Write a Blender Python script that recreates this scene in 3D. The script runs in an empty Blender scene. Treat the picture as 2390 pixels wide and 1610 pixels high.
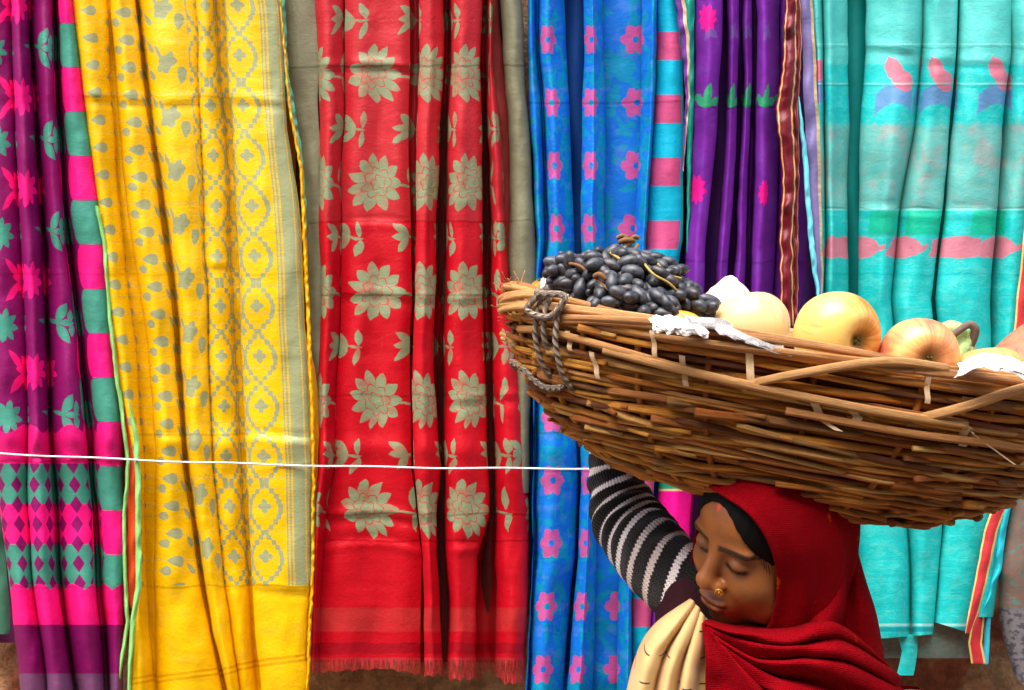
import bpy, math, random
import numpy as np
from mathutils import Vector, Matrix

scene = bpy.context.scene
C = scene.collection
rng = np.random.default_rng(7)
random.seed(7)

# ------------------------------------------------------------------ camera, world, sun, exposure
CAM_Z = 1.65
cam_d = bpy.data.cameras.new('camera')
cam = bpy.data.objects.new('camera', cam_d)
C.objects.link(cam)
cam.location = (0, 0, CAM_Z)
cam.rotation_euler = (math.radians(90), 0, 0)
cam_d.lens = 35
cam_d.sensor_width = 36
cam_d.clip_start = 0.05
cam_d.clip_end = 200
scene.camera = cam

world = bpy.data.worlds.new('World')
scene.world = world
world.use_nodes = True
wn = world.node_tree
bg = wn.nodes['Background']
sky = wn.nodes.new('ShaderNodeTexSky')
sky.sky_type = 'NISHITA'
sky.sun_disc = False
SUN_EL, SUN_AZ = math.radians(64), math.radians(207)     # azimuth clockwise from +Y
sky.sun_elevation = SUN_EL
sky.sun_rotation = SUN_AZ
sky.air_density = 1.0
sky.dust_density = 4.0
sky.ozone_density = 1.0
wn.links.new(sky.outputs[0], bg.inputs[0])
bg.inputs[1].default_value = 0.15
sun_d = bpy.data.lights.new('sun', 'SUN')
sun_d.energy = 2.2
sun_d.angle = math.radians(58)
sun_d.color = (1.0, 0.95, 0.88)
sun = bpy.data.objects.new('sun', sun_d)
C.objects.link(sun)
sdir = Vector((math.sin(SUN_AZ) * math.cos(SUN_EL), math.cos(SUN_AZ) * math.cos(SUN_EL), math.sin(SUN_EL)))
sun.rotation_euler = sdir.to_track_quat('Z', 'Y').to_euler()
sun.location = (-1, -3, 6)
scene.view_settings.view_transform = 'Standard'
scene.view_settings.look = 'None'
scene.view_settings.exposure = 1.36
scene.view_settings.gamma = 1
scene.view_settings.use_curve_mapping = False

# ------------------------------------------------------------------ units: the place is laid out from the lens geometry
def K(Y):                       # metres covered by one photo pixel at distance Y
    return Y * 36 / 35 / 2390.0
def P(u, v, Y):
    k = K(Y)
    return np.array([(u - 1195) * k, Y, CAM_Z - (v - 805) * k])

def lin(r, g, b):
    return tuple(((c / 255) / 12.92 if c / 255 <= 0.04045 else ((c / 255 + 0.055) / 1.055) ** 2.4) for c in (r, g, b))

# ------------------------------------------------------------------ object helpers
def tag(o, label=None, cat=None, group=None, kind=None):
    if label: o['label'] = label
    if cat: o['category'] = cat
    if group: o['group'] = group
    if kind: o['kind'] = kind
    return o

def empty(name, loc=(0, 0, 0)):
    o = bpy.data.objects.new(name, None)
    C.objects.link(o)
    o.location = loc
    o.empty_display_size = 0.05
    return o

def mesh_obj(name, V, F, mat=None, parent=None, uv=None, smooth=True, cols=None, matidx=None):
    """F: list / array of polygons. Vertices in world space; parented objects keep them there."""
    me = bpy.data.meshes.new(name)
    V = np.asarray(V, float)
    off = np.zeros(3)
    if parent is not None:
        off = np.array(parent.location)
    me.from_pydata((V - off).tolist(), [], F.tolist() if isinstance(F, np.ndarray) else F)
    if smooth:
        me.polygons.foreach_set('use_smooth', [True] * len(me.polygons))
    if uv is not None:
        l = me.uv_layers.new(name='UVMap')
        idx = np.empty(len(me.loops), dtype=np.int32)
        me.loops.foreach_get('vertex_index', idx)
        l.data.foreach_set('uv', np.asarray(uv, np.float32)[idx].ravel())
    if cols is not None:
        a = me.color_attributes.new('Col', 'FLOAT_COLOR', 'POINT')
        c = np.ones((len(V), 4), np.float32); c[:, :3] = cols
        a.data.foreach_set('color', c.ravel())
    if mat is not None:
        for m in (mat if isinstance(mat, (list, tuple)) else [mat]): me.materials.append(m)
    me.update()
    o = bpy.data.objects.new(name, me)
    C.objects.link(o)
    if parent is not None: o.parent = parent
    return o

# smooth 2-D value noise in numpy
_NT = np.random.default_rng(3).random((256, 256))
def vnoise(x, y, seed=0):
    x = np.asarray(x, float) + seed * 17.31; y = np.asarray(y, float) + seed * 5.77
    xi = np.floor(x).astype(int); yi = np.floor(y).astype(int)
    fx = x - xi; fy = y - yi
    fx = fx * fx * (3 - 2 * fx); fy = fy * fy * (3 - 2 * fy)
    g = lambda a, b: _NT[a & 255, b & 255]
    return (g(xi, yi) * (1 - fx) + g(xi + 1, yi) * fx) * (1 - fy) + (g(xi, yi + 1) * (1 - fx) + g(xi + 1, yi + 1) * fx) * fy * 1.0 - 0.5

# ------------------------------------------------------------------ node maths as python expressions
class NV:
    def __init__(s, g, k): s.g, s.k = g, k
    def __add__(a, b): return a.g.m('ADD', a, b)
    def __radd__(a, b): return a.g.m('ADD', a, b)
    def __sub__(a, b): return a.g.m('SUBTRACT', a, b)
    def __rsub__(a, b): return a.g.m('SUBTRACT', b, a)
    def __mul__(a, b): return a.g.m('MULTIPLY', a, b)
    def __rmul__(a, b): return a.g.m('MULTIPLY', a, b)
    def __truediv__(a, b): return a.g.m('DIVIDE', a, b)
    def __neg__(a): return a.g.m('MULTIPLY', a, -1.0)
    def __pow__(a, b): return a.g.m('POWER', a, b)

class G:
    def __init__(s, name):
        s.mat = bpy.data.materials.new(name)
        s.mat.use_nodes = True
        s.nt = s.mat.node_tree
        s.nt.nodes.clear()
        s.out = s.nt.nodes.new('ShaderNodeOutputMaterial')
    def put(s, sock, v):
        if isinstance(v, NV): s.nt.links.new(v.k, sock)
        elif isinstance(v, bpy.types.NodeSocket): s.nt.links.new(v, sock)
        elif isinstance(v, (tuple, list)): sock.default_value = tuple(v) + ((1,) if len(v) == 3 and len(sock.default_value) == 4 else ())
        else: sock.default_value = v
    def m(s, op, *a, clamp=False):
        n = s.nt.nodes.new('ShaderNodeMath'); n.operation = op; n.use_clamp = clamp
        for i, v in enumerate(a): s.put(n.inputs[i], v)
        return NV(s, n.outputs[0])
    def lt(s, a, b, w=2.0):               # soft a < b
        d = (b - a) if isinstance(b, NV) else s.m('SUBTRACT', b, a)
        return s.m('MULTIPLY_ADD', d, 1.0 / w, 0.5, clamp=True)
    def band(s, a, lo, hi, w=2.0): return s.lt(a, hi, w) * s.lt(s.m('MULTIPLY', a, -1.0), -lo, w)
    def mod(s, a, p): return s.m('FLOORED_MODULO', a, p)
    def rep(s, a, c, p): return s.mod(a - (c - p / 2), p) - p / 2      # centred repeat
    def abs(s, a): return s.m('ABSOLUTE', a)
    def max(s, a, b): return s.m('MAXIMUM', a, b)
    def min(s, a, b): return s.m('MINIMUM', a, b)
    def polar(s, x, y): return s.m('SQRT', x * x + y * y), s.m('ARCTAN2', y, x)
    def petals(s, r, th, n, R, inner, ph=0.0, pw=0.6, w=2.0):
        t = s.m('PINGPONG', (th + (ph + 20 * math.pi)) * (n / math.pi), 1.0)
        rad = s.m('POWER', t, pw) * (R - inner) + inner
        return s.lt(r, rad, w), t, rad
    def leaf(s, x, y, ang, L, W, w=2.0, ox=0, oy=0):
        c, d = math.cos(ang), math.sin(ang)
        x = x - ox; y = y - oy
        q = (x * c + y * d) / L
        ly = s.abs(y * c - x * d)
        prof = q * (1 - q) * (4 * W)
        return s.lt(ly, prof, w) * s.band(q, 0.0, 1.0, 0.02)
    def noise(s, vec, scale=5, detail=2, rough=0.5, dist=0.0):
        n = s.nt.nodes.new('ShaderNodeTexNoise')
        s.put(n.inputs['Vector'], vec)
        n.inputs['Scale'].default_value = scale; n.inputs['Detail'].default_value = detail
        n.inputs['Roughness'].default_value = rough; n.inputs['Distortion'].default_value = dist
        return NV(s, n.outputs[0])
    def vec(s, x, y, z=0.0):
        n = s.nt.nodes.new('ShaderNodeCombineXYZ')
        for i, v in enumerate((x, y, z)): s.put(n.inputs[i], v)
        return NV(s, n.outputs[0])
    def mix(s, f, a, b):
        n = s.nt.nodes.new('ShaderNodeMix'); n.data_type = 'RGBA'
        s.put(n.inputs[0], f); s.put(n.inputs[6], a); s.put(n.inputs[7], b)
        return NV(s, n.outputs[2])
    def scale_col(s, c, f):
        n = s.nt.nodes.new('ShaderNodeVectorMath'); n.operation = 'SCALE'
        s.put(n.inputs[0], c); s.put(n.inputs[3], f)
        return NV(s, n.outputs[0])
    def coord(s, kind):
        n = s.nt.nodes.new('ShaderNodeTexCoord')
        return NV(s, n.outputs[kind])
    def sep(s, v):
        n = s.nt.nodes.new('ShaderNodeSeparateXYZ'); s.put(n.inputs[0], v)
        return [NV(s, n.outputs[i]) for i in range(3)]
    def uvpx(s):
        x, y, z = s.sep(s.coord('UV'))
        return x * 1000.0, y * 1000.0
    def attr(s, name, out='Color'):
        n = s.nt.nodes.new('ShaderNodeAttribute'); n.attribute_name = name
        return NV(s, n.outputs[out])
    def random(s):
        n = s.nt.nodes.new('ShaderNodeObjectInfo'); return NV(s, n.outputs['Random'])
    def ramp(s, f, stops):
        n = s.nt.nodes.new('ShaderNodeValToRGB')
        s.put(n.inputs[0], f)
        e = n.color_ramp.elements
        while len(e) < len(stops): e.new(0.5)
        for el, (p, c) in zip(e, stops): el.position = p; el.color = tuple(c) + (1,)
        return NV(s, n.outputs[0])
    def bump(s, h, strength=0.3, dist=0.002):
        n = s.nt.nodes.new('ShaderNodeBump')
        n.inputs['Strength'].default_value = strength; n.inputs['Distance'].default_value = dist
        s.put(n.inputs['Height'], h)
        return NV(s, n.outputs[0])
    def finish(s, col, rough=0.6, spec=0.3, bump=None, sheer=None, transl=0.0, sheen=0.0, sub=0.0, metal=0.0, coat=0.0, subr=(0.3, 0.12, 0.05)):
        p = s.nt.nodes.new('ShaderNodeBsdfPrincipled')
        s.put(p.inputs['Base Color'], col); s.put(p.inputs['Roughness'], rough)
        p.inputs['Specular IOR Level'].default_value = spec
        p.inputs['Metallic'].default_value = metal
        p.inputs['Sheen Weight'].default_value = sheen
        p.inputs['Coat Weight'].default_value = coat
        if sub:
            p.inputs['Subsurface Weight'].default_value = sub
            p.inputs['Subsurface Radius'].default_value = subr
            p.inputs['Subsurface Scale'].default_value = 0.02
        if bump is not None: s.put(p.inputs['Normal'], bump)
        sh = p.outputs[0]
        if transl:
            t = s.nt.nodes.new('ShaderNodeBsdfTranslucent'); s.put(t.inputs[0], col)
            if bump is not None: s.put(t.inputs['Normal'], bump)
            mx = s.nt.nodes.new('ShaderNodeMixShader'); mx.inputs[0].default_value = transl
            s.nt.links.new(sh, mx.inputs[1]); s.nt.links.new(t.outputs[0], mx.inputs[2]); sh = mx.outputs[0]
        if sheer is not None:
            t = s.nt.nodes.new('ShaderNodeBsdfTransparent')
            mx = s.nt.nodes.new('ShaderNodeMixShader'); s.put(mx.inputs[0], sheer)
            s.nt.links.new(sh, mx.inputs[1]); s.nt.links.new(t.outputs[0], mx.inputs[2]); sh = mx.outputs[0]
        s.nt.links.new(sh, s.out.inputs[0])
        return s.mat
# ------------------------------------------------------------------ setting: ground and the plastered wall
def ground_mat():
    g = G('ground_dirt'); o = g.coord('Object')
    n = g.noise(o, 3, 6, 0.6)
    return g.finish(g.ramp(n, [(0.3, (0.10, 0.075, 0.05)), (0.7, (0.22, 0.17, 0.12))]), 0.9, 0.2, g.bump(n, 0.5, 0.02))
gx = 60
tag(mesh_obj('ground', [(-gx, -gx, 0), (gx, -gx, 0), (gx, gx, 0), (-gx, gx, 0)], [(0, 1, 2, 3)], ground_mat()), kind='structure')

def wall_mat():
    g = G('wall_plaster'); o = g.coord('Object')
    n1 = g.noise(o, 3.2, 5, 0.6, 0.6); n2 = g.noise(o, 26, 5, 0.7); n3 = g.noise(o, 90, 3, 0.6)
    col = g.ramp(n1, [(0.38, (0.30, 0.085, 0.04)), (0.46, (0.45, 0.24, 0.12)), (0.6, (0.62, 0.40, 0.22)), (0.75, (0.48, 0.33, 0.22))])
    col = g.mix(g.ramp(n2, [(0.42, (0, 0, 0)), (0.6, (1, 1, 1))]), g.scale_col(col, 0.55), col)
    return g.finish(col, 0.9, 0.2, g.bump(n2 * 0.7 + n3 * 0.3, 0.8, 0.012))
nx, nz = 150, 110
xs = np.linspace(-4, 4, nx); zs = np.linspace(0, 3.4, nz)
X, Z = np.meshgrid(xs, zs)
Yw = 2.31 + vnoise(X * 3, Z * 3) * 0.03 + vnoise(X * 11, Z * 11, 2) * 0.012
V = np.c_[X.ravel(), Yw.ravel(), Z.ravel()]
I = np.arange(nx * nz).reshape(nz, nx)
F = [tuple(q) for q in np.c_[I[:-1, :-1].ravel(), I[:-1, 1:].ravel(), I[1:, 1:].ravel(), I[1:, :-1].ravel()]]
nb = len(V)
V = np.r_[V, [(-4, 2.31, 0), (4, 2.31, 0), (4, 2.31, 3.4), (-4, 2.31, 3.4), (-4, 2.62, 0), (4, 2.62, 0), (4, 2.62, 3.4), (-4, 2.62, 3.4)]]
F += [(nb + 4, nb + 7, nb + 6, nb + 5), (nb + 3, nb + 2, nb + 6, nb + 7), (nb, nb + 3, nb + 7, nb + 4), (nb + 1, nb + 5, nb + 6, nb + 2)]
tag(mesh_obj('rendered_wall', V, F, wall_mat()), 'weathered brown plastered wall behind the hanging saris', 'wall')

def tube(path, rad, sides=8, cap=True, twist=0.0, squash=1.0):
    """V, F, UV(angle, length) of a tube along path (n,3); rad scalar or (n,)"""
    path = np.asarray(path, float); n = len(path)
    rad = np.ones(n) * rad
    T = np.gradient(path, axis=0); T /= np.linalg.norm(T, axis=1)[:, None] + 1e-12
    up = np.array([0, 0, 1.0]) if abs(T[0][2]) < 0.9 else np.array([0, 1.0, 0])
    Nn = np.zeros_like(T); u = np.cross(T[0], up); u /= np.linalg.norm(u)
    for i in range(n):
        u = u - T[i] * np.dot(u, T[i]); u /= np.linalg.norm(u) + 1e-12; Nn[i] = u
    B = np.cross(T, Nn)
    a = np.linspace(0, 2 * np.pi, sides, endpoint=False)
    V = path[:, None, :] + rad[:, None, None] * (np.cos(a)[None, :, None] * Nn[:, None, :] + squash * np.sin(a)[None, :, None] * B[:, None, :])
    L = np.r_[0, np.cumsum(np.linalg.norm(np.diff(path, axis=0), axis=1))]
    UV = np.stack(np.broadcast_arrays(np.repeat(np.arange(sides)[None] / sides, n, 0), L[:, None]), -1).reshape(-1, 2)
    V = V.reshape(-1, 3)
    F = []
    for i in range(n - 1):
        for j in range(sides):
            k = (j + 1) % sides
            F.append((i * sides + j, i * sides + k, (i + 1) * sides + k, (i + 1) * sides + j))
    if cap:
        F.append(tuple(range(sides))[::-1]); F.append(tuple((n - 1) * sides + j for j in range(sides)))
    return V, F, UV

def join(parts):
    V, F, U, o = [], [], [], 0
    for v, f, u in parts:
        V.append(v); U.append(u); F += [tuple(i + o for i in q) for q in f]; o += len(v)
    return np.vstack(V), F, np.vstack(U)

def plain(name, col, rough=0.6, spec=0.3, nscale=40, amt=0.25, b=0.2, bd=0.002, **k):
    g = G(name); o = g.coord('Object'); n = g.noise(o, nscale, 4, 0.6)
    c = g.scale_col(col, n * amt * 2 + (1 - amt))
    return g.finish(c, rough, spec, g.bump(n, b, bd), **k)

# unseen house wall across the lane, added to block low sky and darken ambient
def sky_block_mat():
    g = G('sky_block_wall'); o = g.coord('Object'); n = g.noise(o, 2.5, 6, .65)
    return g.finish(g.ramp(n, [(.35, (.20, .13, .08)), (.65, (.34, .25, .17))]), .9, .2, g.bump(n, .5, .02))
V = [(-5, -2.2, 0), (5, -2.2, 0), (5, -2.2, 5.2), (-5, -2.2, 5.2), (-5, -2.6, 0), (5, -2.6, 0), (5, -2.6, 5.2), (-5, -2.6, 5.2)]
F = [(0, 3, 2, 1), (4, 5, 6, 7), (3, 7, 6, 2), (0, 4, 7, 3), (1, 2, 6, 5)]
tag(mesh_obj('sky_block_wall', V, F, sky_block_mat(), smooth=False), 'unseen ochre house wall across the lane, added to block low sky light', 'wall')

# ------------------------------------------------------------------ rail, string
RAIL_V = -190
def spline(pts, n):
    pts = np.asarray(pts, float); t = np.linspace(0, len(pts) - 1, n)
    i = np.clip(t.astype(int), 0, len(pts) - 2); f = (t - i)[:, None]
    p0 = pts[np.maximum(i - 1, 0)]; p1 = pts[i]; p2 = pts[i + 1]; p3 = pts[np.minimum(i + 2, len(pts) - 1)]
    return 0.5 * (2 * p1 + (p2 - p0) * f + (2 * p0 - 5 * p1 + 4 * p2 - p3) * f ** 2 + (-p0 + 3 * p1 - 3 * p2 + p3) * f ** 3)

YB = 2.16                                   # back plane of the cloth
rail_z = P(0, RAIL_V, YB)[2]
wood = plain('bamboo', (0.35, 0.22, 0.09), 0.5, 0.4, 20)
rail = empty('clothes_rail', (0, YB, rail_z))
tag(rail, 'long bamboo rail above the picture from which the saris hang', 'rail')
v, f, u = tube([(x, YB + 0.005 * math.sin(x * 3), rail_z) for x in np.linspace(-1.9, 1.9, 40)], 0.014, 10)
mesh_obj('pole', v, f, wood, rail, u)
for x in (-1.75, 0.02, 1.75):
    v, f, u = tube([(x, YB + 0.01, rail_z + 0.02), (x, YB + 0.0, rail_z - 0.016), (x, YB + 0.06, rail_z - 0.02), (x, 2.36, rail_z)], 0.006, 6)
    mesh_obj('bracket', v, f, plain('iron', (0.05, 0.045, 0.04), 0.5, 0.5), rail, u)

def string_v(x): return 1058 + 0.0542 * x - 0.0000207 * x * x
STR_Y = 2.098
xs = np.linspace(-260, 2700, 90)
pth = [P(x, string_v(x) + 1.2 * math.sin(x * .02), STR_Y) for x in xs]
pth = [np.array([pth[0][0] - 0.1, 2.33, pth[0][2]])] + pth + [np.array([pth[-1][0] + 0.1, 2.33, pth[-1][2]])]
v, f, u = tube(pth, 0.0021, 6)
g = G('white_string'); a, l = g.uvpx()
w_ = g.m('SINE', l * 1.2 + a * 0.00628)
tag(mesh_obj('string', v, f, g.finish(g.scale_col((0.85, 0.84, 0.84), w_ * 0.06 + 0.94), 0.6, 0.3, g.bump(w_, 0.3, 0.0008)), uv=u),
    'thin white string stretched across the hanging saris', 'string')

# ------------------------------------------------------------------ hanging cloth generator
def interp(keys, vals, y): return np.interp(y, keys, vals)
def sari_cloth(parent, name, keys, B, folds, hem, mats, seed=0, vd=None, ov=None, top=RAIL_V - 12, Y0=YB, nc=15, dv=9.0, wr=1.0, pinch=True, gaps=None):
    """keys: photo rows; B: boundary columns (each a list over keys); folds: dicts d(depth m) sc(cloth coord of centre) part p skew.
    Every part name in folds becomes one mesh. hem: function u -> photo row."""
    nF = len(folds); vd = vd or [0] * (nF + 1); ov = ov or [0] * (nF + 1)
    if gaps:                       # deep narrow recess between two pleats
        B2, f2, v2, o2 = [], [], [], []
        for i in range(nF + 1):
            if i in gaps:
                w_, dp, *rest = gaps[i]
                w_ = np.array(w_) if not np.isscalar(w_) else w_ * np.ones(len(keys))
                B2 += [np.array(B[i]) - w_ / 2, np.array(B[i]) + w_ / 2]
                v2 += [-.012, -.012]; o2 += [max(ov[i], 0), min(ov[i], 0)]
                f2.append(dict(d=-dp, p=.4, sc=folds[min(i, nF - 1)].get('sc', 0) - 60, mat=folds[i - 1].get('mat', 0), part=folds[i - 1].get('part', 'cloth')))
            else:
                B2.append(B[i]); v2.append(vd[i]); o2.append(ov[i])
            if i < nF: f2.append(folds[i])
        B, folds, vd, ov = B2, f2, v2, o2; nF = len(folds)
    nr = int((max(hem(1195), 1400) - top) / dv)
    kk = np.linspace(0, 1, nr)
    objs = []
    Kb = K(Y0)
    groups = []
    for i, fd in enumerate(folds):
        th = np.linspace(0, 1, nc)[None, :]
        u_mid = np.mean([B[i][-1], B[i + 1][-1]])
        hemf = hem
        # rows
        yrow = top + kk[:, None] * (np.ones((1, nc)))
        b0 = None
        ylin = top + kk * (hemf(u_mid) - top)
        jit = lambda k: vnoise(ylin / 130.0, k * 3.7, seed) * 7 + vnoise(ylin / 45.0, k * 3.7, seed + 5) * 2.5
        b0 = interp(keys, B[i], ylin) + jit(i)
        b1 = interp(keys, B[i + 1], ylin) + jit(i + 1)
        o0 = ov[i]; o1 = ov[i + 1]
        s0 = (b0 - o0)[:, None]; s1 = (b1 - o1)[:, None]
        w = s1 - s0
        p = fd.get('p', 0.62)
        sk = fd.get('skew', 0.0)
        ths = np.clip(th + sk * np.sin(np.pi * th), 0, 1)
        x = s0 + w * th
        if o0 < 0: x = x - (-o0) * 1.25 * np.exp(-((th - 0.12) / 0.14) ** 2) * (th > 0)
        if o1 > 0: x = x + o1 * 1.25 * np.exp(-((th - 0.88) / 0.14) ** 2) * (th < 1)
        D = fd['d'] * (1 + 0.45 * vnoise(ylin / 240.0, i * 9.1 + 2, seed + 9))[:, None]
        base = vd[i] + (vd[i + 1] - vd[i]) * th
        if 'pts' in fd:
            z = np.interp(th[0], np.linspace(0, 1, len(fd['pts'])), fd['pts'])[None, :] * D
        else:
            z = np.sin(np.pi * ths) ** p
            z = base + (D - 0.5 * (vd[i] + vd[i + 1])) * z
        # crumple
        fx = x / 38.0; fy = ylin[:, None] / 60.0
        amp = wr * np.sin(np.pi * th) ** 0.5
        z = z + amp * (vnoise(fx, fy * .7, seed + 21) * 0.009 + vnoise(fx * 2.2, fy * 1.0, seed + 22) * 0.004 + vnoise(fx * 5, fy * 3.2 + fx * 1.5, seed + 23) * 0.0013 + vnoise(fx * .25, fy * 4, seed + 24) * 0.0012)
        for cy, ca in fd.get('crease', []):
            yy = ylin[:, None] - cy - 6 * np.sin(x / 60.0 + seed)
            z = z + ca * 0.004 * np.exp(-(yy / 9.0) ** 2) * amp - ca * 0.003 * np.exp(-((yy - 14) / 9.0) ** 2)
        if pinch:
            dy = ylin[:, None] - string_v(x)
            lim = (Y0 - STR_Y) - 0.004 + 0.00042 * np.abs(dy) + 0.000002 * dy ** 2 * 1.0
            z = np.where(z > lim, lim + (z - lim) * np.clip(1 - np.exp(-(dy / 40) ** 2), 0, 1) * 0.9, z)
            z = z + 0.006 * np.exp(-((dy + 42) / 26) ** 2) * amp
        # gather to the rail at the top
        r = np.clip((ylin[:, None] - (RAIL_V + 8)) / 70.0, 0, 1)
        z = 0.018 + (z - 0.018) * (0.25 + 0.75 * r)
        Yv = Y0 - z
        hv = np.array([[hemf(xx) for xx in row] for row in x[-1:]])[0]
        y = top + kk[:, None] * (hv[None, :] - top)
        y = y * 1.0
        dx = np.gradient(x, axis=1); dz = np.gradient(z, axis=1) / Kb
        arc = np.cumsum(np.sqrt(dx ** 2 + dz ** 2), axis=1)
        mid = arc[:, [nc // 2]]
        s = fd.get('sc', 0) + (arc - mid)
        if fd.get('slin'):           # take cloth coordinate straight from the visible width
            s = fd['slin'][0] + (fd['slin'][1] - fd['slin'][0]) * th + 0 * x
        k = Yv * 36 / 35 / 2390.0
        Pw = np.stack([(x - 1195) * k, Yv, CAM_Z - (y - 805) * k], -1)
        groups.append((fd.get('part', 'cloth'), fd.get('mat', 0), Pw, np.stack([s / 1000, y / 1000], -1)))
    names = []
    for gname, *_ in groups:
        if gname not in names: names.append(gname)
    for nm in names:
        Vs, Fs, Us, Ms, o = [], [], [], [], 0
        used = []
        for gname, mi, Pw, UV in groups:
            if gname != nm: continue
            n0, n1 = Pw.shape[:2]
            I = np.arange(n0 * n1).reshape(n0, n1) + o
            q = np.c_[I[:-1, :-1].ravel(), I[1:, :-1].ravel(), I[1:, 1:].ravel(), I[:-1, 1:].ravel()]
            Vs.append(Pw.reshape(-1, 3)); Us.append(UV.reshape(-1, 2)); Fs.append(q); o += n0 * n1
            if mi not in used: used.append(mi)
            Ms.append(np.full(len(q), used.index(mi)))
        ob = mesh_obj(nm, np.vstack(Vs), np.vstack(Fs), [mats[i] for i in used], parent, np.vstack(Us))
        if len(used) > 1: ob.data.polygons.foreach_set('material_index', np.concatenate(Ms).astype(np.int32))
        objs.append(ob)
    return objs

def ribbon(parent, name, pts, width, mat, Y, wav=6, wl=34, seed=0, n=160, dep=0.006, s01=(0, 1), gather=True):
    """narrow free-hanging strip; pts: (u, v) photo polyline"""
    pts = np.asarray(pts, float)
    p = np.array([np.interp(np.linspace(0, 1, n), np.linspace(0, 1, len(pts)), pts[:, i]) for i in (0, 1)]).T
    v = np.linspace(pts[0, 1], pts[-1, 1], n); u = np.interp(v, pts[:, 1], pts[:, 0])
    wdt = np.interp(v, pts[:, 1], np.ones(len(pts)) * np.asarray(width))
    u = u + wav * (vnoise(v / wl, 1.3, seed) * 1.2 + vnoise(v / (wl * .4), 4.3, seed) * .5)
    m = 7; th = np.linspace(0, 1, m)[None, :]
    x = u[:, None] + (th - 0.5) * wdt[:, None]
    z = dep * np.sin(np.pi * th) + dep * 1.6 * vnoise(v[:, None] / wl * 1.3 + th * 0.6, th * 1.2, seed + 3)
    Yv = Y - z
    if gather: Yv = np.where(v[:, None] < RAIL_V + 40, np.minimum(Yv, YB - 0.012), Yv)
    k = Yv * 36 / 35 / 2390.0
    Pw = np.stack([(x - 1195) * k, Yv, CAM_Z - (v[:, None] + 0 * th - 805) * k], -1)
    s = s01[0] + (s01[1] - s01[0]) * th + 0 * x
    I = np.arange(n * m).reshape(n, m)
    q = np.c_[I[:-1, :-1].ravel(), I[1:, :-1].ravel(), I[1:, 1:].ravel(), I[:-1, 1:].ravel()]
    return mesh_obj(name, Pw.reshape(-1, 3), q, mat, parent, np.stack([s, (v[:, None] + 0 * th) / 1000], -1).reshape(-1, 2))

def back_layer(parent, u0, u1, v1, col, Y=2.235, name='back_layer'):
    """the far half of the cloth, doubled over the rail"""
    m, n = 40, 60
    th = np.linspace(0, 1, m)[None, :]; v = np.linspace(RAIL_V - 6, v1, n)[:, None]
    x = u0 + (u1 - u0) * th + 0 * v
    Yv = Y + .014 * np.sin(x / 17.0 + vnoise(v / 200, x * 0 + u0, 3) * 3) + vnoise(x / 60, v / 150, 9) * .02
    r = np.clip((v - RAIL_V) / 90, 0, 1); Yv = YB + .016 + (Yv - YB - .016) * r
    k = Yv * 36 / 35 / 2390.0
    Pw = np.stack([(x - 1195) * k, Yv, CAM_Z - (v - 805) * k], -1); I = np.arange(n * m).reshape(n, m)
    q = np.c_[I[:-1, :-1].ravel(), I[1:, :-1].ravel(), I[1:, 1:].ravel(), I[:-1, 1:].ravel()]
    return mesh_obj(name, Pw.reshape(-1, 3), q, plain('darkened_back_cloth', col, .7, .2, 30, .25), parent)  # sari hue darkened here so the gaps between pleats look shaded

def fabric(g, s, t, col, vary=0.16, rough=0.6, spec=0.25, transl=0.12, sheer=None, b=0.26, silk=0.0, creases=()):
    n1 = g.noise(g.vec(s * 0.02, t * 0.05), 1.0, 4, 0.65)
    n2 = g.noise(g.vec(s * 0.05, t * 0.9), 1.0, 3, 0.6)
    n3 = g.noise(g.vec(s * 0.9, t * 0.12, 3.0), 1.0, 2, 0.6)
    n4 = g.noise(g.vec(s * 0.03, t * 0.055, 7.0), 1.0, 5, 0.65, 0.8)
    c = g.scale_col(col, (n1 * vary + n2 * vary * 1.0 + n3 * vary * 0.7) * 2 + (1 - vary * 2.7))
    n5 = g.noise(g.vec(s * 0.07 + t * 0.03, t * 0.05 - s * 0.015, 13.0), 1.0, 3, 0.6, 1.2)
    h = n4 * 0.8 + n5 * 0.45 + n2 * 0.12 + n3 * 0.12
    for cy, amt in creases:
        wob = g.noise(g.vec(s * 0.008, float(cy)), 1.0, 2) * 26 - 13
        d = t + wob - cy
        h = h + g.lt(d, 0.0, 5.0) * amt
    return g.finish(c, rough, spec, g.bump(h, b, 0.006), sheer, transl)
# ------------------------------------------------------------------ the saris
GRP = 'saris hanging side by side on the rail'
def sari(label):
    r = empty('sari', (0, 0, 0)); tag(r, label, 'sari', GRP); return r
const_hem = lambda v: (lambda u: v)
PINK = lin(250, 20, 130); TEALG = lin(70, 150, 130); PURP = lin(135, 10, 95)

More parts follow.
